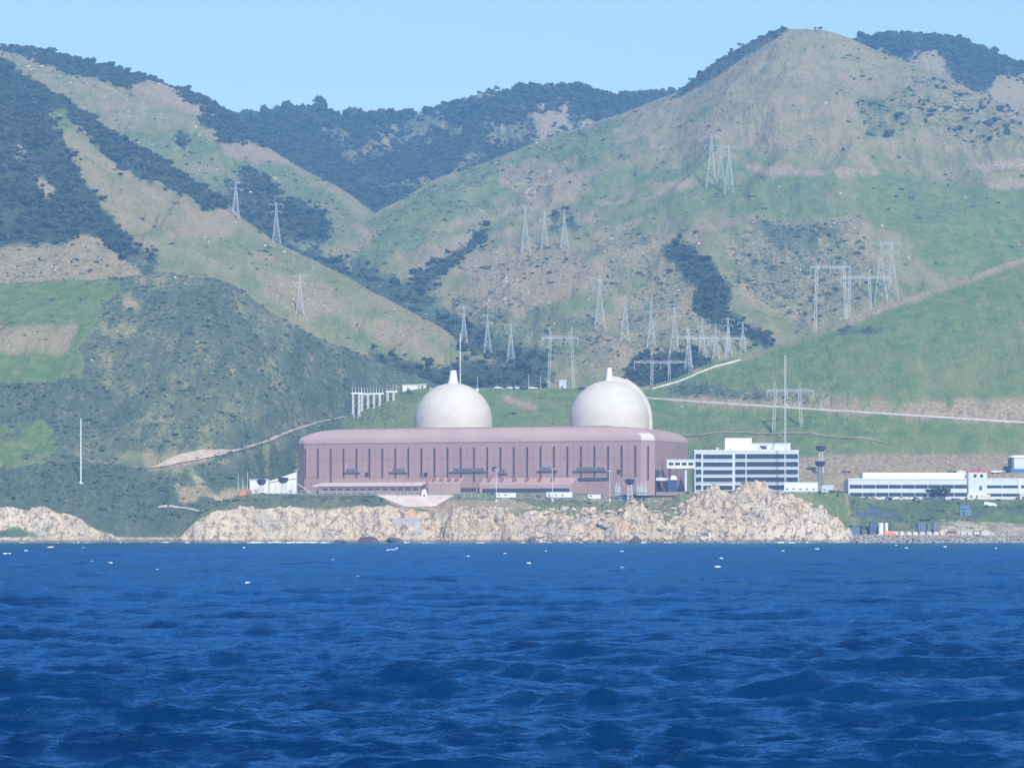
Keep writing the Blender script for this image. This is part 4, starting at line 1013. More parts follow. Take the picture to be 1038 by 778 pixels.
# ---- containment domes
dome_m, nt, bs = new_mat("dome concrete")
tc = N(nt, "ShaderNodeTexCoord"); sx = N(nt, "ShaderNodeSeparateXYZ"); nt.links.new(tc.outputs["Object"], sx.inputs[0])
n1 = noise(nt, tc.outputs["Object"], 0.12, 5.0); wv = mth(nt, 'FRACT', mth(nt, 'DIVIDE', sx.outputs[2], 3.05))
line = ramp01(nt, mth(nt, 'ABSOLUTE', mth(nt, 'SUBTRACT', wv, 0.5)), 0.47, 0.5)
c = mixc(nt, (0.48, 0.435, 0.365), (0.53, 0.49, 0.42), ramp01(nt, n1, 0.3, 0.7))
c = mixc(nt, c, (0.36, 0.33, 0.29), mth(nt, 'MULTIPLY', line, 0.65)); nt.links.new(c, bs.inputs["Base Color"]); bs.inputs["Roughness"].default_value = 0.8
def dome(label, px, d, ztop, Rr, az, stack_w):
    X = (px - CX) / F * d
    t = thing("containment_dome", label, "dome", (X, d, GZ), 0, "reactor containment domes behind the hall")
    sp = ztop - GZ - Rr
    prof = [(Rr, -1.5), (Rr, sp)] + [(Rr * math.cos(a), sp + Rr * math.sin(a)) for a in np.linspace(0.06, math.pi / 2 - 0.02, 24)]
    part("shell", MB().lathe(prof, 64), dome_m, t, smooth=True)
    h = MB(); top = sp + Rr
    h.lathe([(stack_w * 1.25, top - 0.6), (stack_w * 1.0, top + 1.5), (stack_w * 0.72, top + 7.2), (stack_w * 0.72, top + 8.0)], 20)
    part("vent_stack", h, white_m, t, smooth=False)
    du = MB(); ca, sa = math.cos(az), math.sin(az); sec = []
    for k in range(22):
        a = k / 21 * (math.pi / 2 - 0.03) if True else 0
        for r_, wd in ((Rr - 0.5, -2.6), (Rr - 0.5, 2.6), (Rr + 3.2 - 0.5 * (a > 1.2), 2.6), (Rr + 3.2 - 0.5 * (a > 1.2), -2.6)):
            hx = r_ * math.cos(a); z = sp + r_ * math.sin(a)
            sec.append((hx * ca - wd * sa, hx * sa + wd * ca, z))
    base = [(p[0], p[1], -1.5) for p in sec[:4]]
    allv = base + sec; fs = []
    for k in range(22):
        o_ = k * 4
        for q in range(4): fs.append((o_ + q, o_ + (q + 1) % 4, o_ + 4 + (q + 1) % 4, o_ + 4 + q))
    fs.append((88, 89, 90, 91)); du.add(allv, fs)
    part("vent_duct", du, dome_m, t)
    b = MB(); b.box(-0.9, 0.9, -0.9, 0.9, 0, 1.6); part("hatch", b, white_m, t, (Rr * 0.62 * math.cos(0.1), -2, sp + Rr * 0.79))
    return t
dome("pale concrete dome behind the middle of the mauve hall, tapered stack on top", 459.4, 2146, 101.9, 25.0, R(92), 2.9)
dome("pale concrete dome behind the right of the hall, duct curving down its right side", 617.5, 2108, 101.7, 25.1, R(20), 2.2)

# ---- office block
def facing(px): return -math.atan2((px - CX) / F, 1)
od = 2034.0; ox0, ox1 = (704 - CX) / F * od, (809.5 - CX) / F * od; OW = ox1 - ox0
of = thing("office_block", "white office block with dark ribbon windows beside the mauve hall", "building", (ox0, od, GZ), 0)
part("wall", MB().box(0, OW, 0, 26, -1.5, 25.4), ofc_m, of)
part("parapet", MB().box(-0.3, OW + 0.3, -0.3, 26.3, 25.4, 26.2), white_m, of)
for k, z in enumerate((20.8, 16.1, 11.4, 6.8, 2.0)):
    for j, (a, b_) in enumerate(((0.6, 4.2), (5.2, 23.0), (24.6, 31.0), (31.6, OW - 0.4))):
        wn_ = part("window_band", MB().box(a, b_, -0.08, 0.3, z, z + (3.0 if j != 1 else 2.7)), win_m, of)
        part("sill", MB().box(a - 0.2, b_ + 0.2, -0.45, 0.2, z - 0.35, z - 0.02), white_m, wn_)
for z in (20.8, 16.1, 11.4, 6.8, 2.0): part("window_band", MB().box(OW - 0.2, OW + 0.08, 1, 25, z, z + 2.7), win_m, of)
ph = part("penthouse", MB().box((735.5 - 704) / F * od, (762.6 - 704) / F * od, 5, 20, 26.3, 33.6), white_m, of)
ph = part("penthouse", MB().box((762.8 - 704) / F * od, (802 - 704) / F * od, 6, 18, 26.3, 30.0), ofc_m, of)
part("opening", MB().box((771 - 704) / F * od, (778 - 704) / F * od, 5.85, 6.2, 26.9, 28.9), dark_m, ph)
part("roof_edge", MB().box((762.8 - 704) / F * od, (802 - 704) / F * od + 0.4, 5.7, 18.3, 30.0, 30.5), white_m, ph)
for x in (14, 22, 40, 47, 57): part("roof_fan", MB().lathe([(0.7, 26.3), (0.7, 27.2), (0.9, 27.3), (0.3, 27.8)], 10, x, 3.2), steel_m, of)
# ---- link bridge
br = thing("link_bridge", "white enclosed footbridge joining the mauve hall to the office block", "bridge", ((676 - CX) / F * 2030, 2030, GZ))
BL = 16.6
part("deck", MB().box(0, BL, 0.3, 4.3, 15.0, 19.9), white_m, br)
for k in range(4): part("window", MB().box(1.0 + k * 4, 4.0 + k * 4, 0.16, 0.5, 16.9, 18.6), win_m, br)
part("roof", MB().box(-0.4, BL, 0.0, 4.6, 19.9, 20.5), ofc_m, br)
for x in (1.2, 11): part("pier", MB().box(x, x + 1.1, 1.5, 3.0, -1.5, 15.0), ofc_m if x > 5 else dark_m, br)
kb = thing("loading_bay", "dark blue loading bay with white top below the footbridge", "loading bay", ((680 - CX) / F * 2026, 2026, GZ))
part("body", MB().box(-1.8, 3.8, 0, 4.5, -1.5, 8.0), simple_mat("navy steel", (0.03, 0.05, 0.12), 0.5), kb)
part("hood", MB().hexa([(-0.5, -0.8, 8.0), (3.9, -0.8, 8.0), (3.9, 4.5, 8.0), (-0.5, 4.5, 8.0)], [(0.4, -0.4, 10.4), (3.0, -0.4, 10.4), (3.0, 4, 10.6), (0.4, 4, 10.6)]), white_m, kb)
part("step", MB().box(-9, 14, -1.2, 0, -1.5, 0.7), trim_m, kb)

# ---- long low building on the right
ld = 2108.0; lx = lambda px: (px - CX) / F * ld
lb = thing("workshop_building", "long low white building with two dark window bands and raised roof", "building", (lx(860), ld, 27.0))
x2 = lx(981.3) - lx(860)
part("wall", MB().box(0, x2, 0, 30, -1.5, 12.6), ofc_m, lb)
part("upper_storey", MB().box(lx(876) - lx(860), lx(998.5) - lx(860) - 0.3, 9, 29, 12.6, 17.1), white_m, lb)
part("parapet", MB().box(-0.3, x2, -0.3, 9, 12.6, 13.3), white_m, lb)
for z in (2.0, 7.0):
    for k in range(9):
        a = 0.8 + k * (x2 - 1.2) / 9
        wn_ = part("window_band", MB().box(a, a + (x2 - 1.2) / 9 - 0.35, -0.08, 0.3, z, z + 2.3), win_m, lb)
tw = part("stair_block", MB().box(x2, lx(1000) - lx(860), -2, 20, -1.5, 17.0), ofc_m, lb)
for px in (988, 994.5): part("window", MB().box(lx(px - 1.5) - lx(860), lx(px + 1.5) - lx(860), -2.15, -1.8, 14.0, 15.8), win_m, tw)
part("door", MB().box(lx(992.4) - lx(860), lx(995) - lx(860), -2.15, -1.8, 5.8, 8.6), dark_m, tw)
fb = part("entrance_block", MB().box(lx(979.5) - lx(860), lx(1003) - lx(860), -5, -2.1, -5, 3.2), beige_m, lb)
for px, z in ((983.5, 1.2), (989, 1.2), (996.5, -1.6)): part("window", MB().box(lx(px - 0.8) - lx(860), lx(px + 0.8) - lx(860), -5.15, -4.8, z, z + 1.1), dark_m, fb)
rw = thing("wing_building", "two storey white wing at the right edge beside the stair block", "building", (lx(1000), ld + 2, 27.0))
wx = lx(1075) - lx(1000)
part("wall", MB().box(0.1, wx, 0, 22, -2.5, 12.8), ofc_m, rw)
part("parapet", MB().box(0.1, wx, -0.3, 22, 12.8, 13.4), white_m, rw)
for z in (2.0, 7.2):
    for a, b_ in ((0.5, 10), (10.4, 20), (22, 33), (33.5, 44)):
        part("window_band", MB().box(a, b_, -0.08, 0.3, z, z + 1.8), win_m, rw)
part("pilaster", MB().box(20.3, 21.7, -0.6, 0.2, -2, 12.8), beige_m, rw)
rb = thing("stepped_building", "pinkish block at the right edge below the white wing", "building", (lx(1032), ld - 8, 27.0))
part("wall", MB().box(0, 30, 0, 7.5, -5.5, 3.4), beige_m, rb); part("window", MB().box(1.2, 2.6, -0.12, 0.2, 0.2, 1.8), dark_m, rb)
part("roof", MB().box(-0.3, 30, -0.3, 7.5, 3.4, 3.9), white_m, rb)
hd = 2172.0
hb = thing("blue_trimmed_shed", "pale shed with blue base and dark blue side at the right edge", "shed", ((1025.5 - CX) / F * hd, hd, 45.0), 0)
part("wall", MB().box(1.6, 34, 0, 16, 2.6, 10.3), ofc_m, hb); part("end_wall", MB().box(0, 1.6, 0.02, 16, 2.6, 10.0), blue_m, hb)
part("plinth", MB().box(-0.5, 34.2, -0.2, 16.2, -1.5, 2.6), simple_mat("bright blue base", (0.05, 0.13, 0.30), 0.5), hb); part("roof", MB().hexa([(-0.4, -0.5, 10.0), (34.5, -0.5, 10.3), (34.5, 16.5, 10.3), (-0.4, 16.5, 10.0)], [(1.5, 0, 11.3), (34.5, 0, 11.3), (34.5, 16, 11.6), (1.5, 16, 11.6)]), white_m, hb)

# ---- pale sheds left of the hall
wd = 2090.0; sx_ = lambda px: (px - CX) / F * wd
sh = thing("white_shed", "small white shed left of the mauve hall behind a guard post", "shed", (sx_(253), wd, GZ))
part("wall", MB().box(0, sx_(272) - sx_(253), 0, 9, -1.5, 9.0), white_m, sh); part("roof", MB().box(-0.4, sx_(272) - sx_(253) + 0.4, -0.4, 9.4, 9.0, 9.5), ofc_m, sh)
part("door", MB().box(3, 6, -0.12, 0.2, -1, 3.4), grey_m, sh)
sh = thing("white_shed", "pale building with sloping roof against the left end of the hall", "shed", (sx_(272), wd + 4, GZ))
w_ = sx_(300) - sx_(272)
part("wall", MB().hexa([(0.3, 0, -1.5), (w_, 0, -1.5), (w_, 12, -1.5), (0.3, 12, -1.5)], [(0.3, 0, 7.5), (w_, 0, 10), (w_, 12, 10), (0.3, 12, 7.5)]), white_m, sh)
part("roof", MB().hexa([(-0.3, -0.6, 7.6), (w_, -0.6, 10.1), (w_, 12, 10.1), (-0.3, 12, 7.6)], [(-0.3, -0.6, 8.2), (w_, -0.6, 14.0), (w_, 12, 14.4), (-0.3, 12, 8.4)]), white_m, sh)
for k in range(5): part("post", MB().box(1 + k * 3.4, 1.4 + k * 3.4, -0.5, -0.1, -1.5, 7.0), steel_m, sh)

# ---- guard posts
def guard_post(px, py_top, d, zb, label, w=5.6, lattice=steel_m):
    X = (px - CX) / F * d; zt = CH + (YH - py_top) / F * d; h = zt - zb
    t = thing("guard_post", label, "guard tower", (X, d, zb), 0, "dark guard posts on lattice legs")
    ch = 3.4; b0 = h - ch
    c = MB(); hw = w / 2
    pr = [(hw * 0.45, b0 - 0.2), (hw * 0.85, b0 + 0.6), (hw, b0 + 1.8), (hw * 1.02, b0 + 2.6)]
    c.lathe(pr, 8); part("cabin", c, guard_m, t)
    part("cabin_roof", MB().lathe([(hw * 1.15, b0 + 2.6), (hw * 1.15, b0 + 2.9), (hw * 0.5, b0 + 3.4)], 8), guard_m, t)
    for k in range(4):
        a = R(45 + 90 * k); p0 = np.array((2.3 * math.cos(a), 2.3 * math.sin(a), -1.0)); p1 = np.array((1.3 * math.cos(a), 1.3 * math.sin(a), b0 + 0.2))
        part("leg", MB().bar(p0, p1, 0.42), lattice, t)
    bz = MB(); n = 4
    for k in range(4):
        a, b = R(45 + 90 * k), R(135 + 90 * k)
        for j in range(n):
            f0, f1 = j / n, (j + 1) / n; r0, r1 = 2.3 - f0, 2.3 - f1
            bz.bar((r0 * math.cos(a), r0 * math.sin(a), f0 * b0), (r1 * math.cos(b), r1 * math.sin(b), f1 * b0), 0.22)
            bz.bar((r1 * math.cos(a), r1 * math.sin(a), f1 * b0), (r1 * math.cos(b), r1 * math.sin(b), f1 * b0), 0.22)
    part("bracing", bz, lattice, t)
    return t
guard_post(265, 485.5, 2074, GZ, "dark guard post in front of the small white shed")
guard_post(287, 483.5, 2074, GZ, "dark guard post against the left end of the mauve hall", 6.2)
guard_post(638.5, 485, 2012, float(zat((638.5 - CX) / F * 2012, 2012.0)), "dark guard post in front of the right part of the mauve hall", 5.6)
guard_post(832, 451.5, 2178, float(zat((832 - CX) / F * 2178, 2178.0)), "upper dark guard post right of the office block", 6.4)
guard_post(831.5, 467, 2085, GZ, "lower dark guard post right of the office block, nearer the shore", 6.4, blue_m)

# ---- transformers in the yard
for i, px in enumerate((626, 648, 653)):
    t = thing("transformer", ("blue grey transformer left of the guard post before the hall", "left blue grey transformer right of the yard guard post", "right blue grey transformer right of the yard guard post")[i], "transformer", ((px - CX) / F * 2016, 2016, GZ))
    part("tank", MB().box(-1.6, 1.6, -1.5, 1.5, -1.5, 4.0), grey_m, t)
    for k in range(3): part("radiator", MB().box(-1.5 + k * 1.1, -0.9 + k * 1.1, -2.3, -1.5, 0.2, 3.6), steel_m, t)
    for k in (-0.8, 0.8): part("bushing", MB().lathe([(0.25, 4.0), (0.3, 5.2), (0.12, 6.4)], 8, k, 0), steel_m, t)

# ---- light poles and masts
def pole(px, py_top, d, zb, label, w=0.55, cat="light pole", name="light_pole", head=True, mat=steel_m):
    X = (px - CX) / F * d; h = CH + (YH - py_top) / F * d - zb
    t = thing(name, label, cat, (X, d, zb))
    part("shaft", MB().bar((0, 0, -1), (0, 0, h), w, w * 0.7, 8), mat, t)
    if head:
        part("lamp_head", MB().box(-1.2, 1.2, -0.4, 0.4, h - 0.4, h), mat, t)
        part("base", MB().lathe([(0.7, -1), (0.7, 0.8), (0.4, 1.2)], 8), conc_m, t)
    return t
for px, pt, lab in ((503, 475.5, "light pole before the hall, between annexes"), (560, 474.5, "light pole in front of the pink annex with roof vents"), (618, 477, "light pole left of the yard guard post"), (300.5, 476, "white pole at the left corner of the mauve hall"), (285, 490, "short white pole between the two left guard posts")):
    pole(px, pt, 2012 if px > 400 else 2080, float(zat((px - CX) / F * (2012. if px > 400 else 2080.), 2012. if px > 400 else 2080.)), lab, 0.5)
for px, pt, lab in ((241.5, 481, "leftmost thin pole beside the small white shed"), (251, 478, "thin pole just left of the small white shed"), (246, 484, "shorter thin pole between the two poles left of the shed")):
    h_ = hit(px, 499); pole(px, pt, h_.y, h_.z, lab, 0.4, "pole", "thin_pole", False)
h_ = hit(82, 489.5); t = pole(82, 424, h_.y, h_.z, "tall white mast standing alone on the left brush slope", 0.9, "mast", "tall_mast", False, white_m)
part("footing", MB().lathe([(1.2, -2), (1.2, 0.5), (0.6, 0.8)], 8), conc_m, t)
h_ = hit(465, 392.5, 2250); t = pole(466.5, 338, 2398, float(zat((466.5 - CX) / F * 2398, 2398.)), "tall thin white mast just right of the left dome", 0.8, "mast", "tall_mast", False, white_m)
part("footing", MB().lathe([(1.2, -2), (1.2, 0.5), (0.6, 0.8)], 8), conc_m, t)
for px, pt, lab in ((273, 420, "dark pole beside the road on the brush hill"), (484, 381, "small pole on the upper road right of the left dome"), (536, 379, "left small lamp pole on the upper road between domes"), (548, 380, "right small lamp pole on the upper road between domes")):
    h_ = hit(px, 447) if px == 273 else W(px, 392, 2397); zb = float(zat(h_.x, h_.y)); pole(px, pt, h_.y, zb, lab, 0.45, "pole", "thin_pole", False, bark_m if px == 273 else steel_m)
# lattice weather mast in front of the office block
md_ = 2022.0; mz = GZ
t = thing("weather_mast", "tall thin lattice mast rising in front of the office block", "mast", ((796 - CX) / F * md_, md_, mz))
mh = CH + (YH - 360) / F * md_ - mz
for seg in range(9):
    z0, z1 = -1 if seg == 0 else mh * seg / 9, mh * (seg + 1) / 9; b = MB()
    for k in range(3):
        a, a2 = R(90 + 120 * k), R(210 + 120 * k); r_ = 0.5
        b.bar((r_ * math.cos(a), r_ * math.sin(a), z0), (r_ * math.cos(a), r_ * math.sin(a), z1), 0.17)
        for j in range(5):
            za, zb_ = z0 + (z1 - z0) * j / 5, z0 + (z1 - z0) * (j + 1) / 5
            b.bar((r_ * math.cos(a), r_ * math.sin(a), za), (r_ * math.cos(a2), r_ * math.sin(a2), zb_), 0.09)
    part("mast_section", b, steel_m, t)

# ---- lattice pylons
tower_m = simple_mat("pylon steel", (0.42, 0.435, 0.445), 0.5, 0.0, var=0.06)
def lattice_tower(px, pt, pb, label, dmin=2300, arm=1, k_=1.0):
    p = hit(px, pb, dmin); d = p.y; h = (pb - pt) / F * d
    t = thing("lattice_pylon", label, "pylon", (p.x, d, p.z), random.uniform(-0.25, 0.25), "lattice pylons carrying the power lines")
    bw = h * 0.105; wz, ww = h * 0.70, h * 0.022; lw = max(0.27, 0.25 * d / 3000) * k_; sw = lw * 0.55
    cor = lambda k, f: ((bw + (ww - bw) * f) * (1 if k in (0, 3) else -1), (bw + (ww - bw) * f) * (1 if k < 2 else -1), wz * f)
    for k in range(4): part("leg", MB().bar((cor(k, 0)[0], cor(k, 0)[1], -3.0), cor(k, 1), lw), tower_m, t)
    b = MB(); fr = (0, 0.28, 0.5, 0.68, 0.83, 1.0)
    for k in range(4):
        k2 = (k + 1) % 4
        for f0, f1 in zip(fr[:-1], fr[1:]):
            b.bar(cor(k, f0), cor(k2, f1), sw); b.bar(cor(k2, f0), cor(k, f1), sw); b.bar(cor(k, f1), cor(k2, f1), sw)
    part("bracing", b, tower_m, t)
    b = MB()
    for sx in (-1, 1):
        for sy in (-1, 1): b.bar((sx * ww, sy * ww, wz), (sx * ww * 0.4, sy * ww * 0.4, h), lw * 0.9)
    for j in range(5):
        z0, z1 = wz + (h - wz) * j / 5, wz + (h - wz) * (j + 1) / 5
        b.bar((-ww, 0, z0), (ww * 0.6, 0, z1), sw); b.bar((ww, 0, z0), (-ww * 0.6, 0, z1), sw)
    part("head", b, tower_m, t)
    for z, al in ((h * 0.78, 0.13), (h * 0.95, 0.17)):
        for sx in (-1, 1):
            c = MB(); tip = (sx * al * h, 0, z)
            c.bar((sx * ww * 0.6, 0, z - h * 0.015), tip, sw * 1.1); c.bar((sx * ww * 0.6, 0, z + h * 0.035), tip, sw * 1.1)
            a_ = part("crossarm", c, tower_m, t)
            part("insulator", MB().bar(tip, (tip[0], 0, z - h * 0.075), sw * 1.1), steel_m, a_)
    return t
for a in (
    (239, 183, 222, "left pylon on the skyline shoulder of the left spur"),
    (280, 205, 247, "pylon just below the shoulder of the left spur"),
    (304, 278, 319, "lowest of the three pylons on the left spur slope"),
    (532, 209, 256, "left pylon of three in a row high on the middle slope"),
    (552, 214, 251, "middle pylon of three in a row high on the middle slope"),
    (572, 212, 251, "right pylon of three in a row high on the middle slope"),
    (470, 310, 353, "leftmost pylon of the three above the left dome"),
    (494, 318, 358, "second pylon of the three above the left dome"),
    (518, 328, 367, "rightmost and lowest of the three pylons above the left dome"),
    (608, 280, 334, "tallest pylon above the right dome, on pinkish rocky slope"),
    (634, 300, 346, "second pylon right of the tall one above the right dome"),
    (660, 306, 352, "third pylon in the row above the right dome"),
    (684, 311, 359, "fourth pylon in the row above the right dome"),
    (721, 136, 190, "left pylon of the high cluster under the main peak"),
    (730, 146, 184, "middle pylon of the high cluster under the main peak"),
    (739, 147, 196, "right and lowest pylon of the high cluster under main peak"),
    (712, 322, 364, "pylon above the ridge road, left of its neighbour"),
    (738, 322, 360, "pylon above the top of the ridge road"),
    (698, 332, 373, "pylon standing just above the lower bend of the ridge road"),
    (725, 328, 364, "pylon between its two neighbours above the ridge road"),
    (753, 326, 358, "rightmost pylon of the cluster above the ridge road"),
    (893, 244, 306, "left pylon of the pair where the green ridge meets the mountain"),
    (904, 244, 302, "right pylon of the pair where the green ridge meets the mountain")):
    lattice_tower(a[0], a[1], a[2], a[3], 2300)

def portal_tower(pl, pr, yb_l, yb_r, ybeam, ytop, x0, x1, label, dmin, d=None, splay=2.0):
    """H-frame pylon: two lattice legs, one beam, two peaks"""
    if d is None:
        p = hit((pl + pr) / 2, (yb_l + yb_r) / 2, dmin); d = p.y
    X = lambda px: (px - CX) / F * d
    Zp = lambda py: CH + (YH - py) / F * d
    xm = X((pl + pr) / 2); zb = min(Zp(yb_l), Zp(yb_r))
    t = thing("portal_pylon", label, "pylon", (xm, d, zb), 0, "portal pylons with two legs and a beam")
    zbeam = Zp(ybeam) - zb; lw = max(0.30, 0.26 * d / 2400)
    for px, yb, sg in ((pl, yb_l, -1), (pr, yb_r, 1)):
        xb, xt = X(px) - xm, X(px - sg * splay) - xm
        zg = float(zat(np.array(X(px)), np.array(d)))- zb
        b = MB(); hw0, hw1 = 0.75, 0.75
        for sx in (-1, 1):
            for sy in (-1, 1): b.bar((xb + sx * hw0, sy * 0.7, min(zg, Zp(yb) - zb) - 2), (xt + sx * hw1, sy * 0.7, zbeam), lw)
        n = 9; z0 = Zp(yb) - zb
        for j in range(n):
            f0, f1 = j / n, (j + 1) / n; s = 1 if j % 2 else -1
            b.bar((xb + (xt - xb) * f0 + s * hw0, -0.7, z0 + (zbeam - z0) * f0), (xb + (xt - xb) * f1 - s * hw0, -0.7, z0 + (zbeam - z0) * f1), lw * 0.6)
        part("leg", b, tower_m, t)
        b = MB(); pk = (xt + sg * 0.6, 0, Zp(ytop) - zb)
        for sx in (-1, 1): b.bar((xt + sx * 1.0, 0, zbeam), pk, lw * 0.8)
        b.bar((xt - 1, 0, zbeam), (xt + 1, 0, zbeam), lw)
        part("peak", b, tower_m, t)
        b = MB(); b.bar((xt, 0, zbeam), ((X((pl + pr) / 2) - xm) * 0 + xt * 0.35, 0, zbeam - (zbeam) * 0.10), lw * 0.6); part("brace", b, tower_m, t)
    b = MB(); xa, xz = X(x0) - xm, X(x1) - xm
    for dz in (0, 1.5): b.bar((xa, 0, zbeam + dz * 0.3), (xz, 0, zbeam + dz * 0.3), lw * 0.8)
    n = max(6, int((xz - xa) / 2.6))
    for j in range(n):
        b.bar((xa + (xz - xa) * j / n, 0, zbeam + (0.45 if j % 2 else 1.5)), (xa + (xz - xa) * (j + 1) / n, 0, zbeam + (1.5 if j % 2 else 0.45)), lw * 0.5)
    b.bar((xa + 1.5, 0, zbeam + 1.6), (xz - 1.5, 0, zbeam + 1.6), lw * 0.7)
    bm_ = part("beam", b, tower_m, t)
    for x in (xa + 0.3, 0, xz - 0.3): part("insulator", MB().bar((x, 0, zbeam), (x, 0, zbeam - 5.0), 0.28), steel_m, bm_)
    return t
portal_tower(556, 581.5, 393, 394, 343, 330, 549, 586, "large portal pylon standing between the two domes", 2300, 2420)
portal_tower(784, 812.5, 434.5, 434.5, 396.5, 386, 777, 825, "portal pylon on the green slope directly behind the office block", 2235)
portal_tower(826, 857.5, 333, 325, 271.5, 264, 821, 863, "portal pylon farthest left on the crest of the green ridge", 2400, 2470)
portal_tower(859.5, 883, 322, 313, 282, 272, 852, 903, "portal pylon second along the crest of the green ridge", 2400, 2486)
portal_tower(660.5, 678.7, 386, 380, 367.7, 354, 642.6, 696, "portal pylon beside the curving road right of the right dome", 2300, 2432, 0.6)
portal_tower(700.5, 735.5, 370, 361, 343, 332, 686, 757, "wide portal pylon above the top of the curving road", 2300, 2450, -3)

# ---- switchyard gantries behind the left dome
gx = lambda px, d: (px - CX) / F * d
for i, (px, pt, pb, d, lab) in enumerate(((357, 400, 421, 2372, "leftmost and tallest white switchyard gantry on the slope left of the dome"), (366, 400, 417, 2378, "second white switchyard gantry from the left"), (378, 400, 413, 2382, "third white switchyard gantry from the left"), (392, 398, 407, 2390, "rightmost white switchyard gantry, nearest the left dome"))):
    p = hit(px, pb, 2230); d = p.y
    t = thing("switchyard_gantry", lab, "gantry", (p.x, d, p.z), 0, "white switchyard gantries on the slope")
    h = (pb - pt) / F * d
    for k in range(2):
        b = MB()
        for sx in (0, 1.3): b.bar((k * 4.2 + sx, 0, -3), (k * 4.2 + sx * 0.6 + 0.3, 0, h), 0.42)
        for j in range(4): b.bar((k * 4.2, 0, h * j / 4), (k * 4.2 + 1.1, 0, h * (j + 1) / 4), 0.25)
        part("leg", b, white_m, t)
    b = MB(); b.box(-0.6, 7.6, -0.5, 0.5, h, h + 1.1); bm_ = part("beam", b, white_m, t)
    for k in range(4): part("insulator", MB().bar((0.2 + k * 2.2, 0, h + 1), (0.2 + k * 2.2, 0, h + 5.2), 0.26), steel_m, bm_)
# white buildings on the upper pad
def hut(px0, px1, pt, pb, d, label, mat=white_m, dep=6):
    x0, x1 = gx(px0, d), gx(px1, d); zb = float(zat(np.array((x0 + x1) / 2), np.array(d))); h = CH + (YH - pt) / F * d - zb
    t = thing("hut", label, "hut", (x0, d, zb)); w = x1 - x0
    part("wall", MB().box(0, w, 0, dep, -2, h * 0.88), mat, t); part("roof", MB().box(-0.3, w + 0.3, -0.3, dep + 0.3, h * 0.88, h), ofc_m, t)
    part("door", MB().box(w * 0.3, w * 0.3 + 1.2, -0.1, 0.2, 0, min(2.2, h * 0.7)), dark_m, t)
    return t
hut(408, 424, 389.5, 395, 2402, "long white hut on the upper pad left of the left dome")
hut(425, 432, 389, 395, 2404, "small beige hut right beside the long white hut", beige_m)
hut(567, 574, 385, 393, 2415, "small pale blue hut at the foot of the large portal pylon", simple_mat("pale blue wall", (0.45, 0.52, 0.62), 0.6))

def patch(name, corners, mat, label, cat, n=10, m=6, lift=0.35):
    (a, b, c, d_) = [np.array(p, float) for p in corners]; vs = []; fs = []
    for j in range(m + 1):
        for i in range(n + 1):
            l = a + (d_ - a) * j / m; r = b + (c - b) * j / m; p = l + (r - l) * i / n
            h = hit(p[0], p[1]); vs.append((h.x, h.y, h.z + lift))
    for j in range(m):
        for i in range(n): fs.append((j * (n + 1) + i, j * (n + 1) + i + 1, (j + 1) * (n + 1) + i + 1, (j + 1) * (n + 1) + i))
    o = part(name, MB().add(vs, fs), mat, None, smooth=True); tag(o, label, cat, kind='structure'); return o
patch("ramp", [(382, 502.5), (460, 502.5), (441, 514), (410, 514)], simple_mat("pale graded earth", (0.60, 0.50, 0.42), 0.9, scale=0.1), "pale graded earth ramp below the mauve hall", "ramp")
t = thing("outfall_wall", "low pale grey concrete outfall wall on the cliff below the ramp", "wall", (gx(412, 1972), 1972, 8.0))
part("face", MB().hexa([(-9, 0.8, -2), (9, 0.8, -2), (9, 14, -2), (-9, 14, -2)], [(-8.5, 1.5, 6.0), (8.5, 1.5, 6.0), (8.5, 14, 6.0), (-8.5, 14, 6.0)]), simple_mat("stained concrete", (0.42, 0.37, 0.34), 0.9, var=0.12, scale=0.3, streak=0.5), t)
part("coping", MB().box(-9, 9, 1.2, 14, 6.0, 6.6), conc_m, t)
# ---- fence along the yard front
fr0, fr1 = (255, 2030), (672, 2012)
fe = thing("security_fence", "pale wire security fence along the yard edge before the hall", "fence", (gx(*fr0), fr0[1], GZ))
pm = MB().bar((0, 0, -2), (0, 0, 2.6), 0.18).mesh("post", steel_m)
nf = 58; prev = None; rail = MB()
for k in range(nf + 1):
    f = k / nf; px = fr0[0] + (fr1[0] - fr0[0]) * f; d = fr0[1] + (fr1[1] - fr0[1]) * f; X = gx(px, d); z = float(zat(np.array(X), np.array(d)))
    q = (X - gx(*fr0), d - fr0[1], z - GZ); obj("post", pm, fe, q)
    if prev:
        for dz in (2.5, 1.3, 0.3): rail.bar((prev[0], prev[1], prev[2] + dz), (q[0], q[1], q[2] + dz), 0.12)
    prev = q
part("rail", rail, steel_m, fe)

# ---- vehicles and trailers
def trailer(px0, px1, h, d, label, mat=white_m):
    x0, x1 = gx(px0, d), gx(px1, d); zb = float(zat(np.array((x0 + x1) / 2), np.array(d)))
    t = thing("trailer", label, "trailer", (x0, d, zb)); w = x1 - x0
    part("body", MB().box(0, w, 0, 2.8, 0.8, h), mat, t); part("roof", MB().box(-0.1, w + 0.1, -0.1, 2.9, h, h + 0.25), ofc_m, t)
    for k in range(max(1, int(w / 4))): part("window", MB().box(1 + k * 4, 2.2 + k * 4, -0.06, 0.1, 1.8, 2.7), dark_m, t)
    wm = MB().bar((0, -0.1, 0.35), (0, 0.3, 0.35), 0.9, n=10)
    for x in (w * 0.25, w * 0.75): part("wheel", MB().bar((x, -0.05, 0.3), (x, 0.3, 0.3), 0.95, n=10), tyre_m, t)
    part("skirt", MB().box(w * 0.1, w * 0.9, 0.35, 2.4, -0.9, 0.8), grey_m, t)
    return t
trailer(503, 523, 3.4, 2018, "white site trailer left of the pink annex pole")
trailer(554, 580, 3.9, 2018, "longest white site trailer, below the pink annex")
trailer(596, 609, 3.0, 2018, "short white site trailer left of the yard guard post")
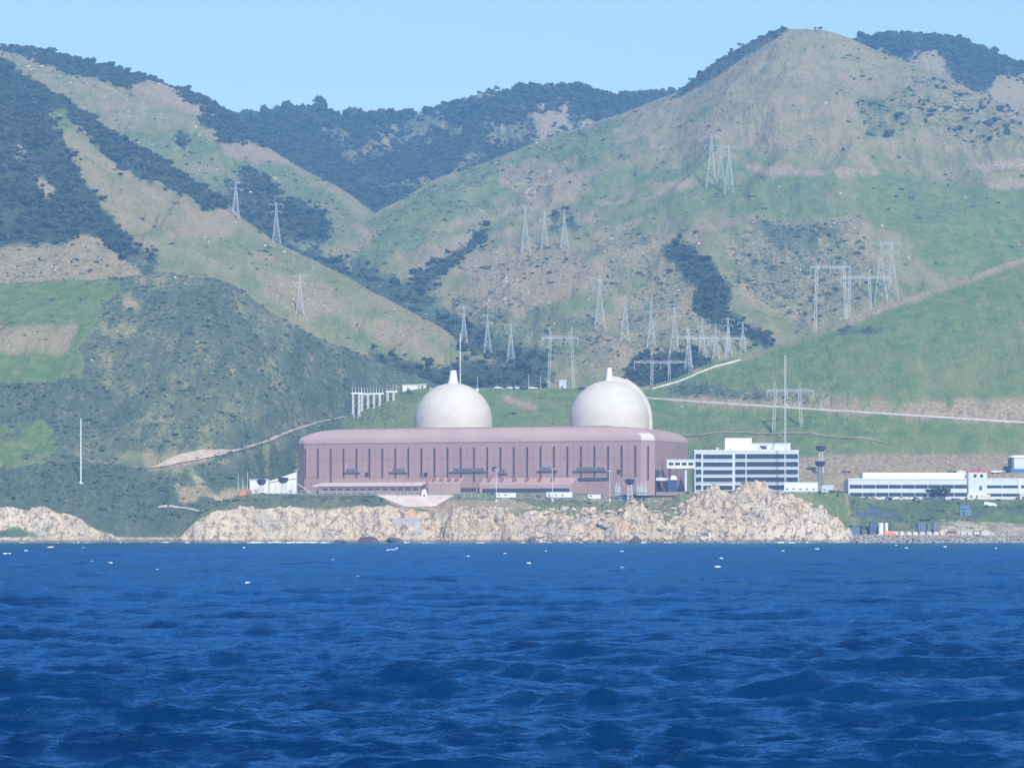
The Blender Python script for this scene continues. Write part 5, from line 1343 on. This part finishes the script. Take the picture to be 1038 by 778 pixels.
trailer(795, 829, 6.2, 2018, "long white trailer at the right foot of the office block")
trailer(833, 845, 4.8, 2040, "pale blue container near the right guard posts", simple_mat("pale container", (0.45, 0.53, 0.60), 0.6))
kio = thing("kiosk", "tiny white kiosk in front of the hall above the pale ramp", "kiosk", (gx(427.5, 2022), 2022, float(zat(np.array(gx(427.5, 2022)), np.array(2022.)))))
part("wall", MB().box(0, 3.0, 0, 3, -1.5, 3.2), white_m, kio); part("roof", MB().hexa([(-0.3, -0.3, 3.2), (3.3, -0.3, 3.2), (3.3, 3.3, 3.2), (-0.3, 3.3, 3.2)], [(1.2, 1.2, 4.8), (1.8, 1.2, 4.8), (1.8, 1.8, 4.8), (1.2, 1.8, 4.8)]), white_m, kio); part("door", MB().box(1, 2, -0.1, 0.1, -1, 1.8), dark_m, kio)
car_cols = {c: simple_mat("car paint " + c, v, 0.3, var=0.02) for c, v in (("white", (0.8, 0.8, 0.8)), ("dark blue", (0.03, 0.05, 0.12)), ("red", (0.4, 0.04, 0.03)), ("silver", (0.5, 0.51, 0.52)), ("black", (0.03, 0.03, 0.03)))}
def car(px, d, col, label, rz=0.0, big=1.0, zb=None):
    X = gx(px, d); zb = float(zat(np.array(X), np.array(d))) if zb is None else zb
    t = thing("parked_car", label, "car", (X, d, zb), rz, "vehicles parked on the site"); t.scale = (big, big, big)
    b = MB(); prof = [(-2.3, 0.35), (-2.3, 0.85), (-1.9, 0.98), (-1.35, 1.0), (1.0, 1.0), (1.9, 0.92), (2.3, 0.75), (2.3, 0.35)]
    n = len(prof); b.add([(x, -0.9, z) for x, z in prof] + [(x, 0.9, z) for x, z in prof], [tuple(range(n)), tuple(range(2 * n - 1, n - 1, -1))] + [(k, n + k, n + (k + 1) % n, (k + 1) % n) for k in range(n)])
    part("body", b, car_cols[col], t)
    part("cabin_glass", MB().hexa([(-1.5, -0.82, 1.0), (1.0, -0.82, 1.0), (1.0, 0.82, 1.0), (-1.5, 0.82, 1.0)], [(-1.0, -0.68, 1.48), (0.35, -0.68, 1.48), (0.35, 0.68, 1.48), (-1.0, 0.68, 1.48)]), win_m, t)
    part("cabin_roof", MB().box(-1.05, 0.4, -0.7, 0.7, 1.47, 1.56), car_cols[col], t)
    for x in (-1.4, 1.4):
        for y in (-0.9, 0.72): part("wheel", MB().bar((x, y, 0.33), (x, y + 0.2, 0.33), 0.68, n=12), tyre_m, t)
    return t
ct = [("white", "white car farthest left before the long low building"), ("dark blue", "dark blue car second from the left before the long low building"), ("silver", "silver car third from the left before the low building"), ("red", "red car before the long low building"), ("white", "white car just right of the red car"), ("dark blue", "dark blue car between two white cars before the low building"), ("white", "white car near the dark tree, fourth from it"), ("silver", "silver car third to the left of the dark tree"), ("white", "white car second to the left of the dark tree"), ("black", "black car nearest the dark tree before the low building")]
for i, (c_, lab) in enumerate(ct): car(862 + i * 7.3 + (i % 3), 2097.5 + (i % 2) * 0.6, c_, lab, random.uniform(-0.15, 0.15), 1.15)
for px, c_, lab in ((518, "white", "white van on the upper road left of the dark car"), (524, "white", "second white vehicle on the upper road between domes"), (531, "dark blue", "dark car on the upper road between the domes"), (540, "white", "white vehicle on upper road nearest the portal pylon"), (590, "dark blue", "dark blue vehicle on the upper road beside the right dome"), (505, "white", "white vehicle on the upper road nearest the left dome")):
    car(px, 2396.5, c_, lab, 0, 1.35)
for px, c_, lab in ((846, "dark blue", "dark blue car at the slope edge right of the pale container"), (851, "black", "black car beside the dark blue one at the slope edge")): car(px, 2040, c_, lab, 0.2, 1.2)
for px, d, c_, lab in ((966, 2166, "black", "black vehicle on the brown terrace above the low building"), (974, 2166, "white", "white vehicle on the brown terrace left of the red stacks"), (1009, 2166, "white", "white vehicle on the terrace right of the red stacks"), (1014, 2167, "silver", "silver vehicle on the terrace nearest the blue shed"), (858, 2170, "black", "black vehicle alone at the left of the brown terrace")): car(px, d, c_, lab, 0.1, 1.3)
for i, px in enumerate((983.5, 989, 994.5, 1000)):
    d = 2164; X = gx(px, d); zb = float(zat(np.array(X), np.array(float(d))))
    t = thing("red_container", ("leftmost red container", "second red container", "third red container", "rightmost red container")[i] + " on the terrace above the stair block", "container", (X, d, zb), 0, "red containers on the terrace")
    h = (2.6, 3.8, 4.2, 3.0)[i]; part("box", MB().box(-1.6, 1.6, 0, 2.4, -1, h), red_m, t)
    for k in range(5): part("rib", MB().box(-1.5 + k * 0.7, -1.35 + k * 0.7, -0.08, 0.02, -0.8, h - 0.1), red_m, t)

# ---- intake works at the shore on the right
it = thing("intake_gantry", "dark steel gantry crane of the water intake at the shore", "gantry", (gx(875, 1985), 1985, 4.4))
navy = simple_mat("dark blue grey steel", (0.07, 0.09, 0.14), 0.6)
for x in (0, 6.2, 10.5, 16): part("leg", MB().box(x, x + 0.9, 0, 1.2, -2.5, 11.0), navy, it)
part("beam", MB().box(-4.5, 17.5, -0.4, 1.6, 11.0, 13.0), navy, it)
part("machine_house", MB().box(1.2, 9.4, -0.8, 3.2, 13.0, 15.8), navy, it)
part("cable_drum", MB().box(-3.8, -1.6, -0.6, 1.6, 13.0, 16.4), navy, it)
part("pump_house", MB().box(4.0, 8.6, 0.2, 4, -2.5, 8.2), navy, it)
part("tank", MB().lathe([(1.5, -2.5), (1.5, 7.0), (1.2, 7.4)], 16, 10.2, -2.6), white_m, it); part("tank", MB().lathe([(1.0, -2.5), (1.0, 7.2), (0.8, 7.5)], 16, 13.4, -2.6), white_m, it)
part("side_shed", MB().box(-8.5, -2.0, 0.2, 4, -2.5, 5.0), blue_m, it)
iw = thing("intake_wall", "long pale concrete intake wall along the shore on the right", "wall", (gx(886, 1972), 1972, 1.0))
wl = gx(1012, 1972) - gx(886, 1972)
part("deck", MB().box(0, wl, 0, 9, -3, 2.2), conc_m, iw)
for k in range(14): part("bay", MB().box(12 + k * 4.0, 14.4 + k * 4.0, 6.5, 9, 2.2, 5.6), conc_m if k % 3 else beige_m, iw)
part("parapet", MB().box(8, wl - 2, 8.9, 9.6, 2.2, 4.6), conc_m, iw)
for i, px in enumerate((897, 960)):
    t = thing("orange_hopper", ("orange hopper at the left end of the intake wall", "orange hopper in the middle of the intake wall")[i], "hopper", (gx(px, 1974), 1974, 3.2))
    part("bin", MB().hexa([(0, 0, 0), (6, 0, 0), (6, 2.4, 0), (0, 2.4, 0)], [(-0.5, -0.3, 2.6), (6.5, -0.3, 2.6), (6.5, 2.8, 2.6), (-0.5, 2.8, 2.6)]), orange_m, t)
    part("cover", MB().hexa([(-0.5, -0.3, 2.62), (6.5, -0.3, 2.62), (6.5, 2.8, 2.62), (-0.5, 2.8, 2.62)], [(1, 0.5, 4.0), (5, 0.5, 3.6), (5, 2, 3.6), (1, 2, 4.0)]), dark_m if i else orange_m, t)
for i, px in enumerate((935, 949)):
    d = 1988; zb = float(zat(np.array(gx(px, d)), np.array(float(d))))
    t = thing("screen_house", ("left dark screen house behind the intake wall", "right narrower dark screen house behind the intake wall")[i], "shed", (gx(px, d), d, zb))
    w = 4.4 if i == 0 else 3.2
    part("wall", MB().box(-w / 2, w / 2, 0, 3, -2, 7.6), navy, t)
    for k in range(3): part("rib", MB().box(-w / 2 + k * w / 3 + 0.2, -w / 2 + k * w / 3 + 0.45, -0.2, 0, -1.5, 7.9), grey_m, t)
    part("railing", MB().bar((-w / 2 - 2.6, 1, -1), (-w / 2 - 2.6, 1, 6.5), 0.3), grey_m, t)
d = 2040; t = thing("blue_hut", "small teal hut on the grassy slope below the stair block", "hut", (gx(978, d), d, float(zat(np.array(gx(978, d)), np.array(float(d))))))
part("wall", MB().box(-3, 4, 0, 4, -2, 4.2), simple_mat("teal wall", (0.09, 0.19, 0.25), 0.6), t); part("roof", MB().hexa([(-3.4, -0.4, 4.2), (4.4, -0.4, 4.2), (4.4, 4.4, 4.2), (-3.4, 4.4, 4.2)], [(-2.4, 1.6, 6.2), (2.4, 1.6, 6.2), (2.4, 2.4, 6.2), (-2.4, 2.4, 6.2)]), blue_m, t); part("door", MB().box(-1, 0.2, -0.1, 0.1, -1, 2.4), dark_m, t)
d = 2075; t = thing("white_tarp", "white sheeted heap on the grass below the right wing", "tarp", (gx(1004, d), d, float(zat(np.array(gx(1004, d)), np.array(float(d))))))
part("sheet", MB().hexa([(-5, -1.5, -1.5), (6, -1.5, -2.5), (6, 2, -2), (-5, 2, -1)], [(-3.5, -0.8, 2.4), (3, -0.8, 1.2), (3, 1, 1.4), (-3.5, 1, 2.6)]), white_m, t)
for k in range(3): part("rope", MB().bar((-3 + k * 2.4, -1.5, -1.2), (-2.6 + k * 2.2, -0.85, 2.25 - k * 0.35), 0.12), grey_m, t)
# construction clutter at the left yard
for i, (px, d, mat_, lab) in enumerate(((246, 2060, orange_m, "orange container left of the small white shed"), (252, 2062, rust_m, "rusty container beside the orange one left of the shed"))):
    t = thing("yard_container", lab, "container", (gx(px, d), d, float(zat(np.array(gx(px, d)), np.array(float(d))))))
    part("box", MB().box(-2, 2, 0, 2.4, -1.5, 2.8), mat_, t)
    for k in range(5): part("rib", MB().box(-1.9 + k * 0.9, -1.7 + k * 0.9, -0.1, 0.02, -1.0, 2.6), mat_, t)
for i, (px, pt) in enumerate(((274, 492), (279, 491), (291, 490), (296, 493))):
    d = 2056; t = thing("pipe_gantry", ("first pale steel frame from the left in the yard beside the hall", "second pale steel frame from the left in the yard beside the hall", "third pale steel frame in the yard beside the hall", "pale steel frame nearest the left corner of the hall")[i], "gantry", (gx(px, d), d, GZ))
    h = CH + (YH - pt) / F * d - GZ
    for k in (0, 2.0): part("post", MB().bar((k, 0, -1), (k, 0, h), 0.28), steel_m, t)
    part("beam", MB().box(-0.4, 2.4, -0.2, 0.2, h, h + 0.4), white_m, t)

# ---- single trees
def tree(px, py, hgt, label, seed, dmin=2300, wid=0.42, trunk=0.35, group="single trees on the skyline", pos=None):
    p = hit(px, py, dmin) if pos is None else pos
    t = thing("tree", label, "tree", (p.x, p.y, p.z), seed * 1.3, group)
    r_ = np.random.default_rng(seed); b = MB(); th = hgt * trunk
    b.bar((0, 0, -1.0), (0.1, 0, th), hgt * 0.06, hgt * 0.04, 8)
    for k in range(5):
        a = k * 1.26 + r_.uniform(-0.3, 0.3); b.bar((0.1, 0, th * r_.uniform(0.75, 1)), (math.cos(a) * hgt * wid * 0.6, math.sin(a) * hgt * wid * 0.6, hgt * r_.uniform(0.55, 0.85)), hgt * 0.03, hgt * 0.012, 6)
    part("trunk", b, bark_m, t)
    c = leaf_clump(seed, 420, hgt * wid, hgt * (1 - trunk * 0.8), hgt * 0.042, oak_m, 0.5)
    c.v = [(x, y, z + th * 0.75) for x, y, z in c.v]
    part("crown", c, oak_m, t); return t
tree(503, 92, 11, "lone round tree on the skyline left of the wooded summit", 301, 3500)
tree(253, 112, 9, "lone tree on the skyline at the dip left of the centre woods", 302, 3500)
tree(287, 110, 8, "small skyline tree at the left end of the centre woods", 303, 3500)
tree(415, 117, 8.5, "lone tree in the skyline gap left of the bare rise", 304, 3500)
tree(513, 92, 5.5, "small bush tree right of the lone round skyline tree", 305, 3500, 0.6, 0.15)
tree(830, 31, 5.5, "wide low bush on the right shoulder of the main peak", 306, 3300, 0.9, 0.12)
tree(750, 47, 7, "dark tree on the left edge of the main peak, upper one", 307, 3300, 0.5, 0.2)
tree(741, 53, 7, "dark tree on the left edge of the main peak, lower one", 308, 3300, 0.5, 0.2)
tree(901, 33, 9, "tallest tree left end of the wooded crest right of the peak", 309, 3600, 0.5, 0.2)
tree(911, 121, 10.5, "dark round oak on the mountain, left of two", 310, 3000, 0.62, 0.15, "round oaks on the mountain face")
tree(946, 118, 10, "dark wide oak on the mountain, right of two", 311, 3000, 0.75, 0.12, "round oaks on the mountain face")
tree(184, 146, 6, "dark bush alone on the upper left grassy slope", 312, 3200, 0.7, 0.1, "round oaks on the mountain face")
tree(652, 94, 8, "tree on the skyline ridge left of the main peak", 313, 3700, 0.55, 0.2)
tree(668, 93, 7, "tree on the skyline nearest the left flank of the main peak", 314, 3700, 0.5, 0.2)
for i, (px, hh, lab) in enumerate(((948, 9.5, "left half of the dark tree pair before the long low building"), (958, 10.5, "right and taller of the dark trees before the low building"))):
    d = 2101.0; tree(px, 0, hh, lab, 320 + i, pos=Vector((gx(px, d), d, 27.0)), wid=0.55, trunk=0.15, group="dark trees before the low building")
# ================================================================== HAZE
hz = MB().box(-2600, 2600, -60, 4900, -16, 690)
hm_ = bpy.data.materials.new("sea haze"); hm_.use_nodes = True
nt = hm_.node_tree; nt.nodes.remove(nt.nodes["Principled BSDF"])
pv = nt.nodes.new("ShaderNodeVolumePrincipled")
pv.inputs["Color"].default_value = (0.24, 0.54, 1.0, 1)
pv.inputs["Density"].default_value = 1.5e-4
pv.inputs["Anisotropy"].default_value = 0.0
nt.links.new(pv.outputs[0], nt.nodes["Material Output"].inputs["Volume"])
o = part("haze", hz, hm_, None); tag(o, "thin blue sea haze over the whole coast", "haze", kind='stuff')
